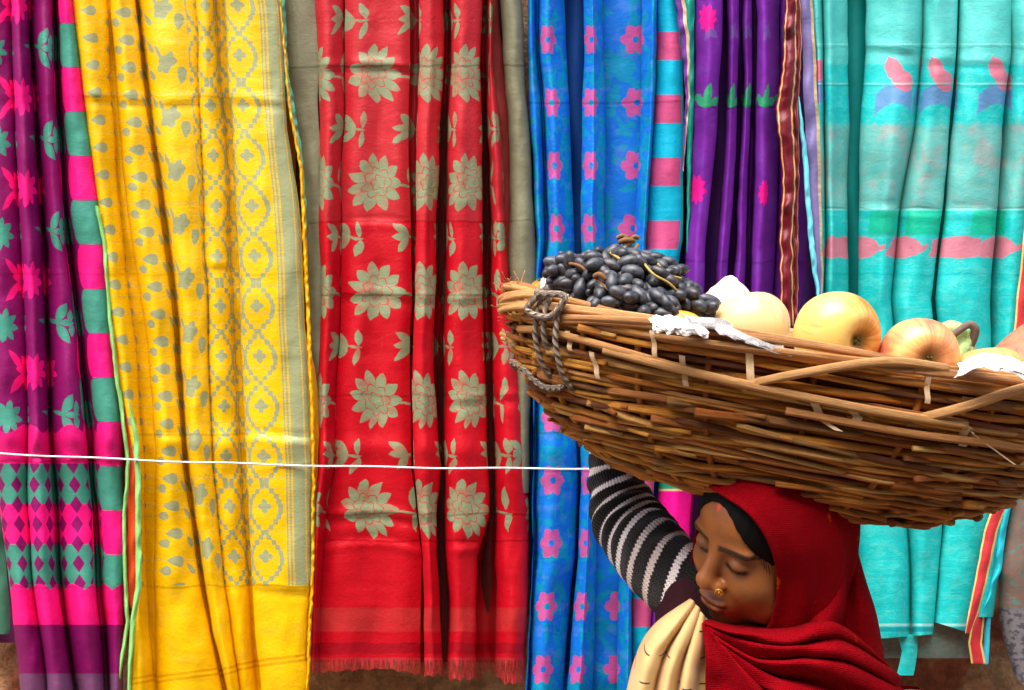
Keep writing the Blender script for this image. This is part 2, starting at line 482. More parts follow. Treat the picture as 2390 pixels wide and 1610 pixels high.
# --- magenta and purple sari -----------------------------------------------------------------
def mat_magenta():
    g = G('magenta_brocade'); s, t = g.uvpx()
    wob = g.noise(g.vec(s * 0.03, t * 0.03), 1, 2) * 8 - 4
    s_ = s + wob; t_ = t + wob
    def fl(cx, ct, per, R):
        x = s_ - cx; y = g.rep(t_, ct, per); r, th = g.polar(x, y)
        m, tt, _ = g.petals(r, th, 8, R, R * .5, 0.2, 0.7)
        return g.max(m, g.max(g.leaf(x, y, 2.3, R * 1.5, R * .2, ox=-R * .4), g.leaf(x, y, -2.3, R * 1.5, R * .2, ox=-R * .4)))
    def sprig(cx, ct, per, R):
        x = s_ - cx; y = g.rep(t_, ct, per)
        a = g.max(g.leaf(x, y, 0.9, R * 1.3, R * .27, ox=-R * .4), g.leaf(x, y, -0.9, R * 1.3, R * .27, ox=-R * .4))
        b = g.max(g.leaf(x, y, 0.0, R * 1.0, R * .16, ox=-R * .2), g.leaf(x, y, 3.3, R * 1.2, R * .1, ox=0))
        c = g.leaf(x, y, 1.5, R * .7, R * .2, ox=R * .55)
        return g.max(g.max(a, b), g.max(c, g.leaf(x, y, -1.5, R * .7, R * .2, ox=R * .55)))
    sfree = g.rep(s_, 50, 300)
    pinkf = fl(50, 225, 214, 46)
    tealf = g.max(fl(-22, 117, 214, 40), sprig(126, 112, 214, 46))
    col = g.mix(pinkf, PURP, PINK); col = g.mix(tealf, col, TEALG)
    # border of alternating blocks
    dt = g.rep(t_, 105, 103.5)
    blk = g.lt(dt * dt * dt * dt * 0.0000022 + 178, s_ + 6, 2)
    blk = blk * g.lt(g.abs(dt), 51.0, 1.5)
    alt = g.lt(g.mod(t - 53, 207), 103.5, 2)
    bcol = g.mix(alt, PINK, TEALG)
    col = g.mix(g.lt(158.0, s_, 2) * 0.0 + blk, col, bcol)
    # lower bands
    edge = g.m('SINE', s * 0.06) * 10
    body = g.lt(t + edge, 1000, 2)
    hx = g.rep(s, 60, 46); hy = g.rep(t, 1108, 46)
    hexm = g.lt(g.abs(hx) + g.abs(hy) * 0.75, 24.5, 2)
    rowp = g.band(t, 1176, 1270)
    lat = g.mix(hexm, PURP, g.mix(rowp, TEALG, PINK))
    lat = g.mix(g.band(s, 165, 400) * blk, lat, bcol)
    low = g.mix(g.lt(1082.0, t, 2), g.scale_col(PINK, 0.8), lat)
    low = g.mix(g.lt(g.abs(g.m('SINE', s * 0.045)) * -14 + 1376, t, 2), low, PINK)
    low = g.mix(g.lt(1458.0, t, 2), low, g.scale_col(PURP, 0.9))
    low = g.mix(g.lt(1572.0, t, 2), low, lin(120, 70, 110))
    col = g.mix(body, low, col)
    return fabric(g, s, t, col, 0.16, 0.5, creases=((640, .4), (1075, .6), (1370, .5)))
S = sari('magenta and purple sari with pink flowers and a teal and pink block border')
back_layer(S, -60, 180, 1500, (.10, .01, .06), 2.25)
K1 = [-200, 0, 300, 560, 800, 1000, 1200, 1350, 1610]
sari_cloth(S, 'cloth', K1, [
    [-70, -60, -50, -40, -30, -20, 0, 20, 50], [20, 23, 35, 48, 60, 66, 66, 76, 110], [66, 70, 88, 103, 112, 119, 136, 142, 176],
    [122, 130, 140, 160, 190, 210, 226, 232, 252], [158, 168, 205, 243, 262, 283, 292, 292, 290]],
    [dict(d=.04, sc=-20, skew=.1), dict(d=.052, sc=50), dict(d=.046, sc=126, skew=-.1), dict(d=.04, sc=212, part='border', skew=.05)],
    lambda u: 1640, [mat_magenta()], seed=1, vd=[.0, .01, -.05, -.05, .01], ov=[0, 0, 6, 6, 0], Y0=YB - .012, gaps={2: (7, .07), 3: (9, .07)})
trim = plain('green_edging', lin(140, 205, 120), 0.55, 0.3, 120, 0.15)
ribbon(S, 'edging', [(226, 480), (243, 560), (262, 800), (290, 1000), (300, 1080), (290, 1200), (292, 1350), (298, 1450), (280, 1560), (268, 1650)], 9, trim, 2.115, 3, 40, 5)
ribbon(S, 'edging', [(300, 930), (318, 1020), (323, 1150), (323, 1375), (310, 1450), (304, 1540), (300, 1650)], [3, 13, 13, 14, 12, 9, 8], trim, 2.105, 2, 40, 7)
ribbon(S, 'hem_strip', [(285, 880), (300, 1000), (312, 1080), (308, 1380), (308, 1420)], [2, 14, 26, 26, 4], plain('orange_strip', lin(215, 75, 30), 0.6, 0.2, 200, 0.3), 2.125, 2, 60, 8)
ribbon(S, 'underlayer', [(-14, 1180), (-6, 1300), (4, 1440), (8, 1480)], [40, 40, 40, 30], plain('dark_teal_cloth', lin(60, 105, 85), 0.6, 0.2, 60), 2.165, 2, 60, 9)

# --- yellow sari ---------------------------------------------------------------------------------
YEL = (0.98, 0.57, 0.0); GRY = lin(164, 170, 124)
def mat_yellow():
    g = G('yellow_brocade'); s, t = g.uvpx()
    wob = g.noise(g.vec(s * 0.04, t * 0.04), 1, 2) * 8 - 4
    s_ = s + wob; t_ = t + wob * 0.7
    def drop(cx, ct, per, L, W, ang=0.0):
        x = s_ - cx; y = g.rep(t_, ct, per)
        c, d = math.cos(ang), math.sin(ang)
        lx = x * c + y * d; ly = y * c - x * d
        q = lx / L + 0.5                                 # 0 tip .. 1 blunt
        prof = g.m('POWER', g.max(q, 0.0), 0.8) * g.m('POWER', g.max(1.0 - q, 0.0), 0.4) * (1.75 * W)
        return g.lt(g.abs(ly), prof, 2)
    m = drop(235, 24, 64, 44, 15)
    m = g.max(m, drop(300, 52, 64, 34, 13))
    m = g.max(m, drop(330, 29, 64, 46, 16))
    m = g.max(m, drop(372, 46, 64, 30, 9, 1.0))
    x = s_ - 412; y = g.rep(t_, 20, 126); r, th = g.polar(x, y + x * 0.4)
    m = g.max(m, g.petals(r, th, 5, 26, 17, 0.4)[0])
    m = g.max(m, g.leaf(x, y, -1.9, 40, 5, ox=-12, oy=-5))
    m = g.max(m, drop(448, 50, 126, 40, 15, -1.4))
    # trellis
    def trellis(cx, per, hw, w):
        tq = g.m('SNAP', t_, 12.0) * 0.85 + t_ * 0.15
        a = g.m('POWER', g.abs(g.m('SINE', (tq - 70) * (math.pi / per))), 1.0) * hw
        return g.lt(g.abs(g.abs(s_ - cx) - a), w, 2)
    tr = g.max(trellis(505, 117, 40, 5.5), trellis(583, 117, 38, 6.0))
    for cx in (505, 583):
        x = s_ - cx; y = g.rep(t_, 70 + 58.5, 117); r, th = g.polar(x, y)
        tr = g.max(tr, g.petals(r, th, 4, 17, 7, 0.785, 0.45)[0])
        y2 = g.rep(t_, 70, 117); r, th = g.polar(x + 39, y2)
        tr = g.max(tr, g.petals(r, th, 4, 14, 6, 0.785, 0.45)[0])
    m = g.max(m, tr * g.band(s_, 468, 650))
    # grey border with fine yellow lines
    bd = g.band(s, 634, 705)
    ln = g.lt(g.abs(g.rep(s, 640, 9)), 1.9, 1.5) * g.lt(s, 653, 2)
    ln = g.max(ln, g.lt(g.abs(s - 683), 1.8, 1.5)) * (g.lt(g.abs(g.rep(t, 0, 7)), 2.2, 1.5) * 0.6 + 0.4)
    m = g.max(m, bd * (1.0 - ln))
    above = g.lt(t, 1366 + 0, 3)
    fall = g.lt(1000.0, t + s * 0.0, 20)
    m = m * above
    fade = g.noise(g.vec(s * 0.02, t * 0.02, 4.0), 1, 3)
    col = g.mix(m, YEL, GRY)
    faint = g.lt(1380.0, t, 4) * g.ramp(fade, [(0.55, (0, 0, 0)), (0.62, (1, 1, 1))]) * 0.22
    col = g.mix(faint, col, lin(225, 175, 60))
    hemb = g.band(t + s * 0.12, 1606, 1612)
    col = g.mix(g.max(hemb, g.band(t + s * 0.12, 1618, 1624)) * 0.6, col, (0.65, 0.25, 0.0))
    return fabric(g, s, t, col, 0.13, 0.42, 0.35, 0.16, creases=((225, .5), (640, .3), (1015, .7), (1368, .7)))
S = sari('bright yellow sari with grey leaf dots, trellis pattern and grey-green border')
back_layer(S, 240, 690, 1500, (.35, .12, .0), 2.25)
K2 = [-200, 0, 300, 560, 800, 1080, 1350, 1480, 1650]
sari_cloth(S, 'cloth', K2, [
    [150, 168, 202, 235, 263, 312, 318, 312, 306], [250, 255, 272, 297, 333, 350, 352, 356, 370], [300, 320, 357, 391, 416, 433, 473, 497, 538],
    [440, 456, 470, 480, 486, 500, 520, 540, 566], [485, 508, 530, 543, 550, 564, 580, 590, 604], [630, 652, 672, 707, 714, 728, 725, 720, 714]],
    [dict(d=.04, sc=238, skew=.06, crease=[(225, 1)]), dict(d=.045, sc=325, skew=.04, crease=[(225, 1), (1010, -1)]), dict(d=.04, sc=425, p=.5, skew=.2, crease=[(230, 1)]),
     dict(d=.022, sc=505, crease=[(620, 1)]), dict(d=.052, sc=622, p=.45, skew=.12, crease=[(235, 1), (1012, -1.5), (1368, 1)])],
    lambda u: 1650, [mat_yellow()], seed=2, vd=[.02, -.012, -.06, .006, -.05, .03], ov=[0, 4, 10, 0, -12, 0], nc=19, gaps={1: ([3, 4, 8, 20, 26, 24, 18, 8, 4], .015), 2: ([4, 6, 8, 9, 9, 7, 5, 3, 3], .04), 4: ([10, 14, 12, 10, 8, 6, 4, 4, 4], .03)})
yedge = plain('yellow_edging', (0.85, 0.42, 0.0), 0.45, 0.4, 60, 0.3)
ribbon(S, 'ruffled_edge', [(632, -200), (654, 0), (676, 250), (704, 400), (711, 560), (722, 800), (730, 1000), (732, 1090), (729, 1350), (722, 1480), (716, 1650)], [3, 4, 6, 8, 9, 9, 9, 8, 8, 8, 8], yedge, 2.118, 2.0, 13, 11, 400, .006)
ribbon(S, 'ruffled_edge', [(164, -200), (172, 0), (196, 120), (208, 240), (212, 300)], [8, 10, 11, 8, 2], yedge, 2.135, 3, 12, 12, 120)
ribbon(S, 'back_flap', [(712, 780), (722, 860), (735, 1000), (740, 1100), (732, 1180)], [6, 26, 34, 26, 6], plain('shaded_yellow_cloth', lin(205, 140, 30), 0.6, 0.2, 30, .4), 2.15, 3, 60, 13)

# --- red sari ------------------------------------------------------------------------------------
RED = (0.54, 0.0005, 0.010); SAGE = lin(138, 150, 114)
def mat_red():
    g = G('red_brocade'); s, t = g.uvpx()
    wob = g.noise(g.vec(s * 0.05, t * 0.05), 1, 2) * 6 - 3
    big = g.noise(g.vec(s * 0.006, t * 0.009, 5.0), 1, 1)
    s_ = s + wob + big * 70 - 35; t_ = t + wob + g.noise(g.vec(s * 0.012, 2.0), 1, 1) * 30 - 15
    def lotus(ct, per, cs, sper, R):
        x = g.rep(s_, cs, sper); y = g.rep(t_, ct, per)
        r, th = g.polar(x, y * 0.92)
        m, tt, rad = g.petals(r, th, 11, R * 1.02, R * .64, 0.3, 0.62)
        lines = g.lt(tt, 0.05, 0.06) * g.lt(R * 0.45, r, 2)
        m2, t2, r2 = g.petals(r, th, 7, R * .56, R * .36, 0.5, 0.6)
        lines = g.max(lines, g.lt(g.abs(r - r2), 1.3, 1.5))
        m3, t3, r3 = g.petals(r, th, 5, R * .28, R * .16, 0.1, 0.6)
        lines = g.max(lines, g.lt(g.abs(r - r3), 1.1, 1.5))
        st = g.leaf(x, y, 0.15, R * 1.5, 3, ox=R * .4)
        lf = g.max(g.leaf(x, y, 1.15, R * .95, 10, ox=R * 1.5, oy=6), g.leaf(x, y, -1.35, R * .9, 10, ox=R * 1.5, oy=2))
        return g.max(m * (1.0 - lines * 0.85), g.max(st, lf))
    m = lotus(171, 254, 0, 220, 63)
    y = g.rep(t_, 298, 254); xa = g.rep(s_, 86, 220); xb = g.rep(s_, -66, 220); kk_ = g.lt(g.abs(xb), g.abs(xa), 0.5); x = xa + (xb - xa) * kk_
    bud = g.max(g.leaf(x, y, 2.45, 52, 11, ox=2), g.leaf(x, y, -2.45, 52, 11, ox=2))
    bud = g.max(bud, g.max(g.leaf(x, y, 1.75, 42, 9, ox=26, oy=4), g.leaf(x, y, -1.5, 40, 9, ox=24, oy=0)))
    bud = g.max(bud, g.max(g.leaf(x, y, 3.2, 48, 9, ox=0), g.leaf(x, y, 0.1, 38, 3.5, ox=-4)))
    m = g.max(m, bud)
    m = m * g.lt(t, 1262, 3)
    up = g.lt(t, 516, 2)
    wash = g.noise(g.vec(s * .012, t * .012, 2.0), 1, 3)
    base = g.mix(up * (wash * 0.6 + 0.25), RED, lin(190, 48, 55))
    worn = g.noise(g.vec(s * .02, t * .03, 11.0), 1, 3)
    col = g.mix(m * g.ramp(worn, [(.3, (.55, .55, .55)), (.5, (1, 1, 1))]), base, SAGE)
    lb = g.band(t, 1418, 1474, 3)
    col = g.mix(lb * (wash * .6 - .05), col, lin(180, 80, 70))
    col = g.mix(g.band(t + wash * 20, 1510, 1535, 3) * 0.7, col, (0.28, 0.0, 0.008))
    col = g.mix(g.lt(1535.0, t, 3) * wash * 0.6, col, lin(200, 90, 90))
    thread = g.noise(g.vec(s * 0.5, t * 0.03), 1, 2)
    sheer = g.m('MULTIPLY', g.lt(1552.0, t + thread * 20, 18), 0.8) * g.lt(0.45, thread, .2) * 0.9
    return fabric(g, s, t, col, 0.15, 0.5, 0.3, 0.12, sheer=sheer, creases=((154, .8), (516, .5), (688, .7), (922, .4), (1200, .9), (1262, .9)))
sage = G('sage_border'); s, t = sage.uvpx()
sage_m = fabric(sage, s, t, lin(128, 126, 100), 0.2, 0.55, creases=((154, .8), (516, .6)))
S = sari('red sari woven with sage green lotus flowers between two sage borders')
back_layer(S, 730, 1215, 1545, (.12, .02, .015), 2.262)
K3 = [-200, 0, 150, 300, 520, 700, 900, 1090, 1200, 1300, 1400, 1600]
def hem3(u):
    return float(np.interp(u, [700, 800, 900, 1000, 1036, 1050, 1120, 1140, 1180, 1230], [1572, 1565, 1560, 1578, 1572, 1586, 1584, 1560, 1596, 1592])) + 3 * math.sin(u * .3)
sari_cloth(S, 'cloth', K3, [
    [728, 736, 740, 742, 743, 745, 742, 738, 734, 728, 726, 722],
    [800, 805, 808, 806, 800, 797, 792, 785, 764, 758, 752, 750],
    [960, 965, 967, 960, 964, 964, 960, 962, 975, 985, 985, 985],
    [1036, 1043, 1043, 1036, 1030, 1028, 1024, 1036, 1028, 1028, 1038, 1040],
    [1132, 1136, 1132, 1134, 1138, 1141, 1143, 1150, 1154, 1136, 1136, 1136],
    [1140, 1150, 1153, 1165, 1180, 1192, 1214, 1231, 1233, 1232, 1231, 1222]],
    [dict(d=.036, sc=46, skew=.08, crease=[(154, 1)]),
     dict(d=.020, sc=0, p=.5, pts=[0, .5, .9, 1, .8, .5, .35, .5, .8, 1, .8, .2], crease=[(154, 1.5), (516, -1), (688, 1), (1200, 1.5), (1262, -1)]),
     dict(d=.05, sc=6, p=.5, skew=.1, crease=[(690, 1), (1200, 1)]),
     dict(d=.056, sc=-8, p=.45, skew=.08, crease=[(690, 1), (925, 1), (1262, -1)]),
     dict(d=.045, sc=118, p=.55, crease=[(925, 1)])],
    hem3, [mat_red()], seed=3, vd=[-.01, -.03, -.03, -.10, -.08, .0], ov=[0, 4, -8, 6, 8, 0], nc=19, gaps={2: ([14, 20, 20, 16, 10, 5, 4, 4, 4, 4, 4, 4], .06), 3: ([12, 14, 14, 18, 20, 22, 20, 6, 14, 22, 18, 12], .11), 4: ([10, 12, 12, 12, 14, 16, 14, 10, 12, 34, 40, 44], .10)})
sari_cloth(S, 'border', K3, [
    [640, 655, 668, 690, 708, 716, 722, 730, 735, 735, 735, 735], [728, 738, 742, 746, 748, 752, 752, 752, 752, 752, 752, 752]],
    [dict(d=.012, sc=700, p=.6)], lambda u: 1250, [sage_m], seed=4, vd=[0, .01], Y0=YB + .012, pinch=False)
ribbon(S, 'edging', [(646, -200), (658, 0), (664, 150), (680, 250), (700, 360), (712, 470), (716, 640)], [12, 14, 16, 16, 12, 7, 3], plain('teal_edging', lin(90, 165, 135), .5, .3, 60, .3), 2.14, 3, 18, 15)
sari_cloth(S, 'border', K3, [
    [1160, 1168, 1175, 1186, 1190, 1186, 1200, 1200, 1200, 1200, 1200, 1200], [1205, 1216, 1225, 1234, 1248, 1256, 1240, 1236, 1235, 1235, 1235, 1235]],
    [dict(d=.034, sc=1195, p=.6)], lambda u: 1150, [sage_m], seed=5, vd=[-.01, -.005], Y0=YB, pinch=False)
sari_cloth(S, 'cloth_back', K3, [
    [1128, 1134, 1136, 1140, 1150, 1160, 1160, 1160, 1160, 1160, 1160, 1160], [1150, 1160, 1172, 1190, 1196, 1196, 1196, 1196, 1196, 1196, 1196, 1196]],
    [dict(d=.012, sc=1195, p=.6)], lambda u: 1250, [plain('maroon_cloth', lin(120, 35, 30), .6, .2, 40)], seed=6, vd=[0, 0], Y0=YB + .02, pinch=False)

# --- blue sari -----------------------------------------------------------------------------------
BLU = (0.004, 0.19, 0.72); CYA = (0.0, 0.42, 0.62); ORC = lin(205, 90, 160)
def mat_blue():
    g = G('blue_brocade'); s, t = g.uvpx()
    v = g.vec(s * 0.022, t * 0.022, 1.0)
    n = g.noise(v, 1, 1, 0.3, 1.2)
    tealf = g.ramp(n, [(0.50, (0, 0, 0)), (0.54, (1, 1, 1))])
    lil = g.noise(g.vec(s * 0.02, t * 0.035, 9.0), 1, 2, .5)
    col = g.mix(tealf * 0.85, BLU, lin(0, 150, 185))
    col = g.mix(g.ramp(lil, [(0.56, (0, 0, 0)), (0.63, (1, 1, 1))]) * 0.4, col, lin(85, 130, 225))
    wob = g.noise(g.vec(s * 0.05, t * 0.05), 1, 2) * 6 - 3
    x = g.rep(s + wob, 0, 160); y = g.rep(t + wob, 92, 147)
    r, th = g.polar(x, y)
    fl, tt, _ = g.petals(r, th, 6, 38, 24, 0.52, 0.55)
    fl = fl * (1.0 - g.lt(r, 8, 2)) * (1.0 - g.lt(tt, 0.05, .06) * g.lt(12.0, r, 2) * 0.5)
    col = g.mix(fl, col, ORC)
    # border blocks on the right
    dt = g.rep(t, 110, 147)
    bl = g.band(dt, -36, 30) * g.band(s, 500, 596)
    bl = g.max(bl, g.leaf(s, dt, 3.14, 34, 14, ox=508, oy=-2))
    col = g.mix(g.band(s, 494, 640), col, CYA)
    col = g.mix(bl, col, lin(200, 80, 130))
    col = g.mix(g.lt(600.0, s, 2), col, lin(20, 180, 165))
    return fabric(g, s, t, col, 0.19, 0.65, 0.2, creases=((240, .7), (600, .3), (1010, .6), (1100, .7)))
S = sari('bright blue sari with orchid pink six-petalled flowers and a cyan block border')
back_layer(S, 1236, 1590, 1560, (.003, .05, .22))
K4 = [-200, 0, 120, 300, 560, 800, 1100, 1300, 1500, 1650]
sari_cloth(S, 'cloth', K4, [
    [1218, 1231, 1233, 1238, 1254, 1244, 1246, 1241, 1233, 1226],
    [1242, 1254, 1256, 1268, 1278, 1250, 1250, 1246, 1238, 1232],
    [1310, 1322, 1325, 1333, 1343, 1350, 1353, 1345, 1326, 1314],
    [1340, 1362, 1362, 1358, 1354, 1358, 1356, 1350, 1332, 1320],
    [1398, 1406, 1410, 1411, 1415, 1415, 1392, 1390, 1388, 1384],
    [1480, 1496, 1500, 1495, 1482, 1470, 1455, 1445, 1440, 1438],
    [1510, 1532, 1530, 1524, 1510, 1500, 1480, 1478, 1476, 1474],
    [1568, 1576, 1590, 1594, 1592, 1560, 1530, 1520, 1515, 1512]],
    [dict(d=.022, sc=80, skew=.1), dict(d=.045, sc=4, skew=-.05), dict(d=-.10, sc=80, p=.35), dict(d=.055, sc=8, skew=.05),
     dict(d=-.035, sc=126, p=.35), dict(d=.045, sc=70), dict(d=.032, sc=556, part='border', p=.5)],
    lambda u: 1650, [mat_blue()], seed=7, vd=[-.02, -.01, -.07, -.07, -.06, -.05, -.005, .01], ov=[0, 0, 16, -14, 14, -12, 0, 0], gaps={1: ([8] * 10, .05)})

# --- purple sari with velvet and gold edge ---------------------------------------------------------
VIO = (0.18, 0.018, 0.32)
def mat_purple():
    g = G('purple_brocade'); s, t = g.uvpx()
    wob = g.noise(g.vec(s * 0.05, t * 0.05), 1, 2) * 6 - 3
    def fl(cx, cy, R, col, base, n=9, sp=1.0):
        x = (s + wob - cx) * sp; y = t + wob - cy; r, th = g.polar(x, y)
        return g.mix(g.petals(r, th, n, R, R * .6, 0.2, 0.6)[0], base, col)
    pk = lin(235, 20, 140)
    n = g.noise(g.vec(s * .02, t * .02, 2.0), 1, 3)
    col = g.mix(g.ramp(n, [(0.5, (0, 0, 0)), (0.68, (1, 1, 1))]) * .35, VIO, lin(125, 70, 180))
    x = s - 0
    gl = g.leaf(s, t, 0.35, 70, 9, ox=-16, oy=218); gl2 = g.leaf(s, t, -0.3, 60, 8, ox=4, oy=246)
    sx = g.rep(s, 110, 110)
    l3 = g.max(g.leaf(sx, t, -1.3, 62, 13, ox=-4, oy=252), g.max(g.leaf(sx, t, -2.85, 70, 11, ox=20, oy=248), g.max(g.leaf(sx, t, -.15, 52, 10, ox=8, oy=240), g.leaf(sx, t, 2.9, 40, 7, ox=-20, oy=222))))
    col = g.mix(l3, col, lin(55, 165, 115))
    l4 = g.max(g.leaf(sx, t, -1.0, 50, 9, ox=-12, oy=95), g.leaf(sx, t, 0.6, 50, 10, ox=-10, oy=60))
    col = g.mix(l4 * .5, col, lin(110, 100, 160))
    col = fl(-6, 42, 34, pk, col); col = fl(-14, 442, 36, pk, col); col = fl(330, 450, 32, pk, col, sp=1.5)
    col = g.mix(g.band(t, 1112, 1141), col, lin(40, 150, 110))
    col = g.mix(g.band(t, 1141, 1146), col, lin(225, 195, 130))
    col = g.mix(g.band(t, 1146, 1385), col, lin(235, 10, 140))
    col = g.mix(g.band(t, 1385, 1418), col, lin(30, 130, 95))
    col = g.mix(g.band(t, 1418, 1424), col, lin(225, 170, 120))
    return fabric(g, s, t, col, 0.2, 0.7, 0.18, creases=((250, .7), (610, .5)))
S = sari('deep purple sari with pink and green sprigs and a wavy red velvet edge')
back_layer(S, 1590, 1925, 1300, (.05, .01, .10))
K5 = [-200, 0, 120, 300, 420, 560, 720, 1000, 1650]
sari_cloth(S, 'cloth', K5, [
    [1600, 1620, 1620, 1610, 1604, 1600, 1590, 1540, 1500],
    [1672, 1692, 1692, 1684, 1675, 1664, 1655, 1640, 1600],
    [1712, 1732, 1730, 1726, 1720, 1712, 1700, 1680, 1640],
    [1745, 1762, 1762, 1758, 1755, 1750, 1745, 1720, 1680],
    [1802, 1822, 1823, 1818, 1815, 1811, 1806, 1790, 1760],
    [1820, 1842, 1842, 1850, 1850, 1852, 1850, 1830, 1800], [1880, 1895, 1895, 1900, 1905, 1910, 1915, 1900, 1880]],
    [dict(d=.05, sc=0, p=.55), dict(d=.036, sc=110), dict(d=.02, sc=220), dict(d=.05, sc=330, p=.55), dict(d=-.02, sc=440), dict(d=-.06, sc=480)],
    lambda u: 1500, [mat_purple()], seed=8, vd=[-.06, -.08, -.07, -.07, -.08, -.06, -.07], ov=[-8, 8, 5, 4, 8, 0, 0], pinch=False, gaps={1: ([8, 10, 12, 18, 24, 28, 28, 26, 20], .10), 2: (10, .09), 3: ([8, 8, 10, 14, 16, 14, 12, 12, 12], .09)})
def mat_velvet():
    g = G('red_velvet_edge'); s, t = g.uvpx(); s = s + g.noise(g.vec(t * .02, 0.0), 1, 2) * 60 - 30
    gold = g.max(g.lt(g.abs(s - 120), 45, 20), g.lt(g.abs(s - 880), 45, 20))
    col = g.mix(gold, lin(105, 0, 24), lin(215, 165, 95))
    return fabric(g, s * .05, t, col, 0.12, 0.45, 0.4, 0.0)
ribbon(S, 'velvet_edge', [(1842, -200), (1848, 0), (1846, 100), (1838, 200), (1832, 250), (1838, 330), (1842, 400), (1836, 560), (1838, 760)], [22, 28, 32, 38, 42, 38, 34, 32, 32], mat_velvet(), 2.105, 5, 36, 21, 300, .012)
ribbon(S, 'velvet_edge', [(1852, -200), (1862, 0), (1864, 120), (1856, 260), (1860, 360), (1856, 560), (1858, 760)], [8, 14, 16, 14, 12, 12, 12], mat_velvet(), 2.115, 4, 30, 22, 200, .008)
# thin gold-edged strips at its left side
ribbon(S, 'gold_strip', [(1570, -200), (1588, 0), (1598, 90), (1602, 160), (1606, 228), (1598, 320), (1594, 400)], [20, 22, 20, 14, 10, 7, 3], (lambda g: (lambda s, t: fabric(g, s * .03, t, g.mix(g.lt(620.0, s, 40), lin(110, 50, 140), lin(225, 200, 160)), .15))(*g.uvpx()))(G('gold_lilac_strip')), 2.115, 3, 30, 23)
ribbon(S, 'underlayer', [(1598, -200), (1610, 0), (1612, 220), (1608, 420), (1604, 640)], [26, 22, 16, 9, 4], plain('sea_green_cloth', lin(20, 160, 135), .5, .3, 60, .3), 2.15, 2, 40, 24)

# --- turquoise sari --------------------------------------------------------------------------------
TUR = (0.01, 0.58, 0.57)
def mat_turq():
    g = G('turquoise_silk'); s, t = g.uvpx()
    wob = g.noise(g.vec(s * 0.04, t * 0.04), 1, 2) * 8 - 4
    sl = g.noise(g.vec(s * 0.03, t * 0.045, 5.0), 1, 5, 0.7, 0.6)
    st = g.noise(g.vec(s * 0.012, t * 0.25, 5.0), 1, 3, 0.6)
    silv = g.ramp(sl, [(0.50, (0, 0, 0)), (0.56, (1, 1, 1))])
    col = g.mix(silv * 0.24 + g.ramp(st, [(0.55, (0, 0, 0)), (0.6, (1, 1, 1))]) * 0.2, TUR, lin(110, 215, 205))
    col = g.mix(g.lt(t, 150, 6) * 0.42, col, lin(130, 215, 205))
    band = g.band(t + sl * 30 - 15, 290, 492, 14) * g.lt(t, 489, 3)
    col = g.mix(band * (sl * 0.9 + 0.1), col, lin(135, 180, 170))
    pn = g.noise(g.vec(s * 0.015, t * 0.015, 8.0), 1, 3, 0.6)
    col = g.mix(band * g.ramp(pn, [(0.52, (0, 0, 0)), (0.62, (1, 1, 1))]) * 0.35, col, lin(200, 140, 145))
    # lilac leaves, green blocks, pink paisleys
    y = t + wob
    def near(lst):          # signed distance along the cloth to the nearest motif of a list
        x = None
        for c in lst:
            d = s + wob - c
            if x is None: x = d
            else:
                k = g.lt(g.abs(d), g.abs(x), .5); x = x + (d - x) * k
        return x
    x = near([196, 312, 470])
    lil = g.lt(g.abs(y - 218 - x * x * 0.009), 24.0, 3) * g.lt(g.abs(x + 4), 50, 4)
    col = g.mix(lil * .85, col, lin(105, 140, 200))
    pink = lin(230, 115, 140)
    r, th = g.polar((x - 12) * 0.8, y - 184 - x * .3); pa = g.lt(r, 24, 2)
    r2, _ = g.polar((x + 12) * 1.0, y - 164); pa = g.max(pa, g.lt(r2, 20, 2))
    pa = g.max(pa, g.leaf(x, y, -1.75, 46, 13, ox=-20, oy=176)); pa = g.max(pa, g.leaf(x, y, 0.45, 30, 7, ox=-28, oy=136))
    col = g.mix(g.lt(30.0, s, 2) * pa * .9, col, pink)
    gr = g.band(t, 492, 548, 4) * g.lt(g.abs(x), 46, 6) * 0.8
    col = g.mix(gr, col, lin(10, 190, 145))
    xx = near([67, 130, 262, 402, 500]); xx = xx * (1.0 - g.band(s, 340, 450) * .35)
    r, _ = g.polar(xx * 0.52, y - 577); pb = g.lt(r, 26, 2)
    pb = g.max(pb, g.leaf(xx, y, -0.5, 40, 6, ox=38, oy=588))
    pb = g.max(pb, g.leaf(xx, y, 2.9, 80, 16, ox=10, oy=574))
    col = g.mix(pb * .85, col, pink)
    # narrow left panel blocks
    lp = g.lt(s, 30.0, 2)
    col = g.mix(lp * g.band(t, 140, 188), col, lin(235, 105, 140))
    col = g.mix(lp * g.band(t, 188, 240), col, lin(120, 140, 205))
    seam = g.max(g.band(t, 486, 491, 2), g.max(g.band(t, 101, 104, 2), g.band(t, 193, 197, 2)))
    col = g.mix(seam * .6, col, lin(150, 235, 225))
    h = g.band(t, 1464, 1474, 2)
    col = g.mix(h * .8, col, lin(0, 150, 160))
    col = g.mix(g.band(t, 1455, 1461, 2), col, lin(170, 230, 225))
    sheer = g.band(t, 1487, 1500, 6) * 0.3
    return fabric(g, s, t, col, 0.13, 0.5, 0.3, 0.16, sheer=sheer, creases=((110, .5), (200, .4), (486, .8), (640, .3)))
MT = mat_turq()
S = sari('turquoise sari with pink paisleys, silvery bands and a red and gold border')
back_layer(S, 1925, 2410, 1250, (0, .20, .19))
K6 = [-200, 0, 120, 300, 480, 700, 1000, 1240, 1500]
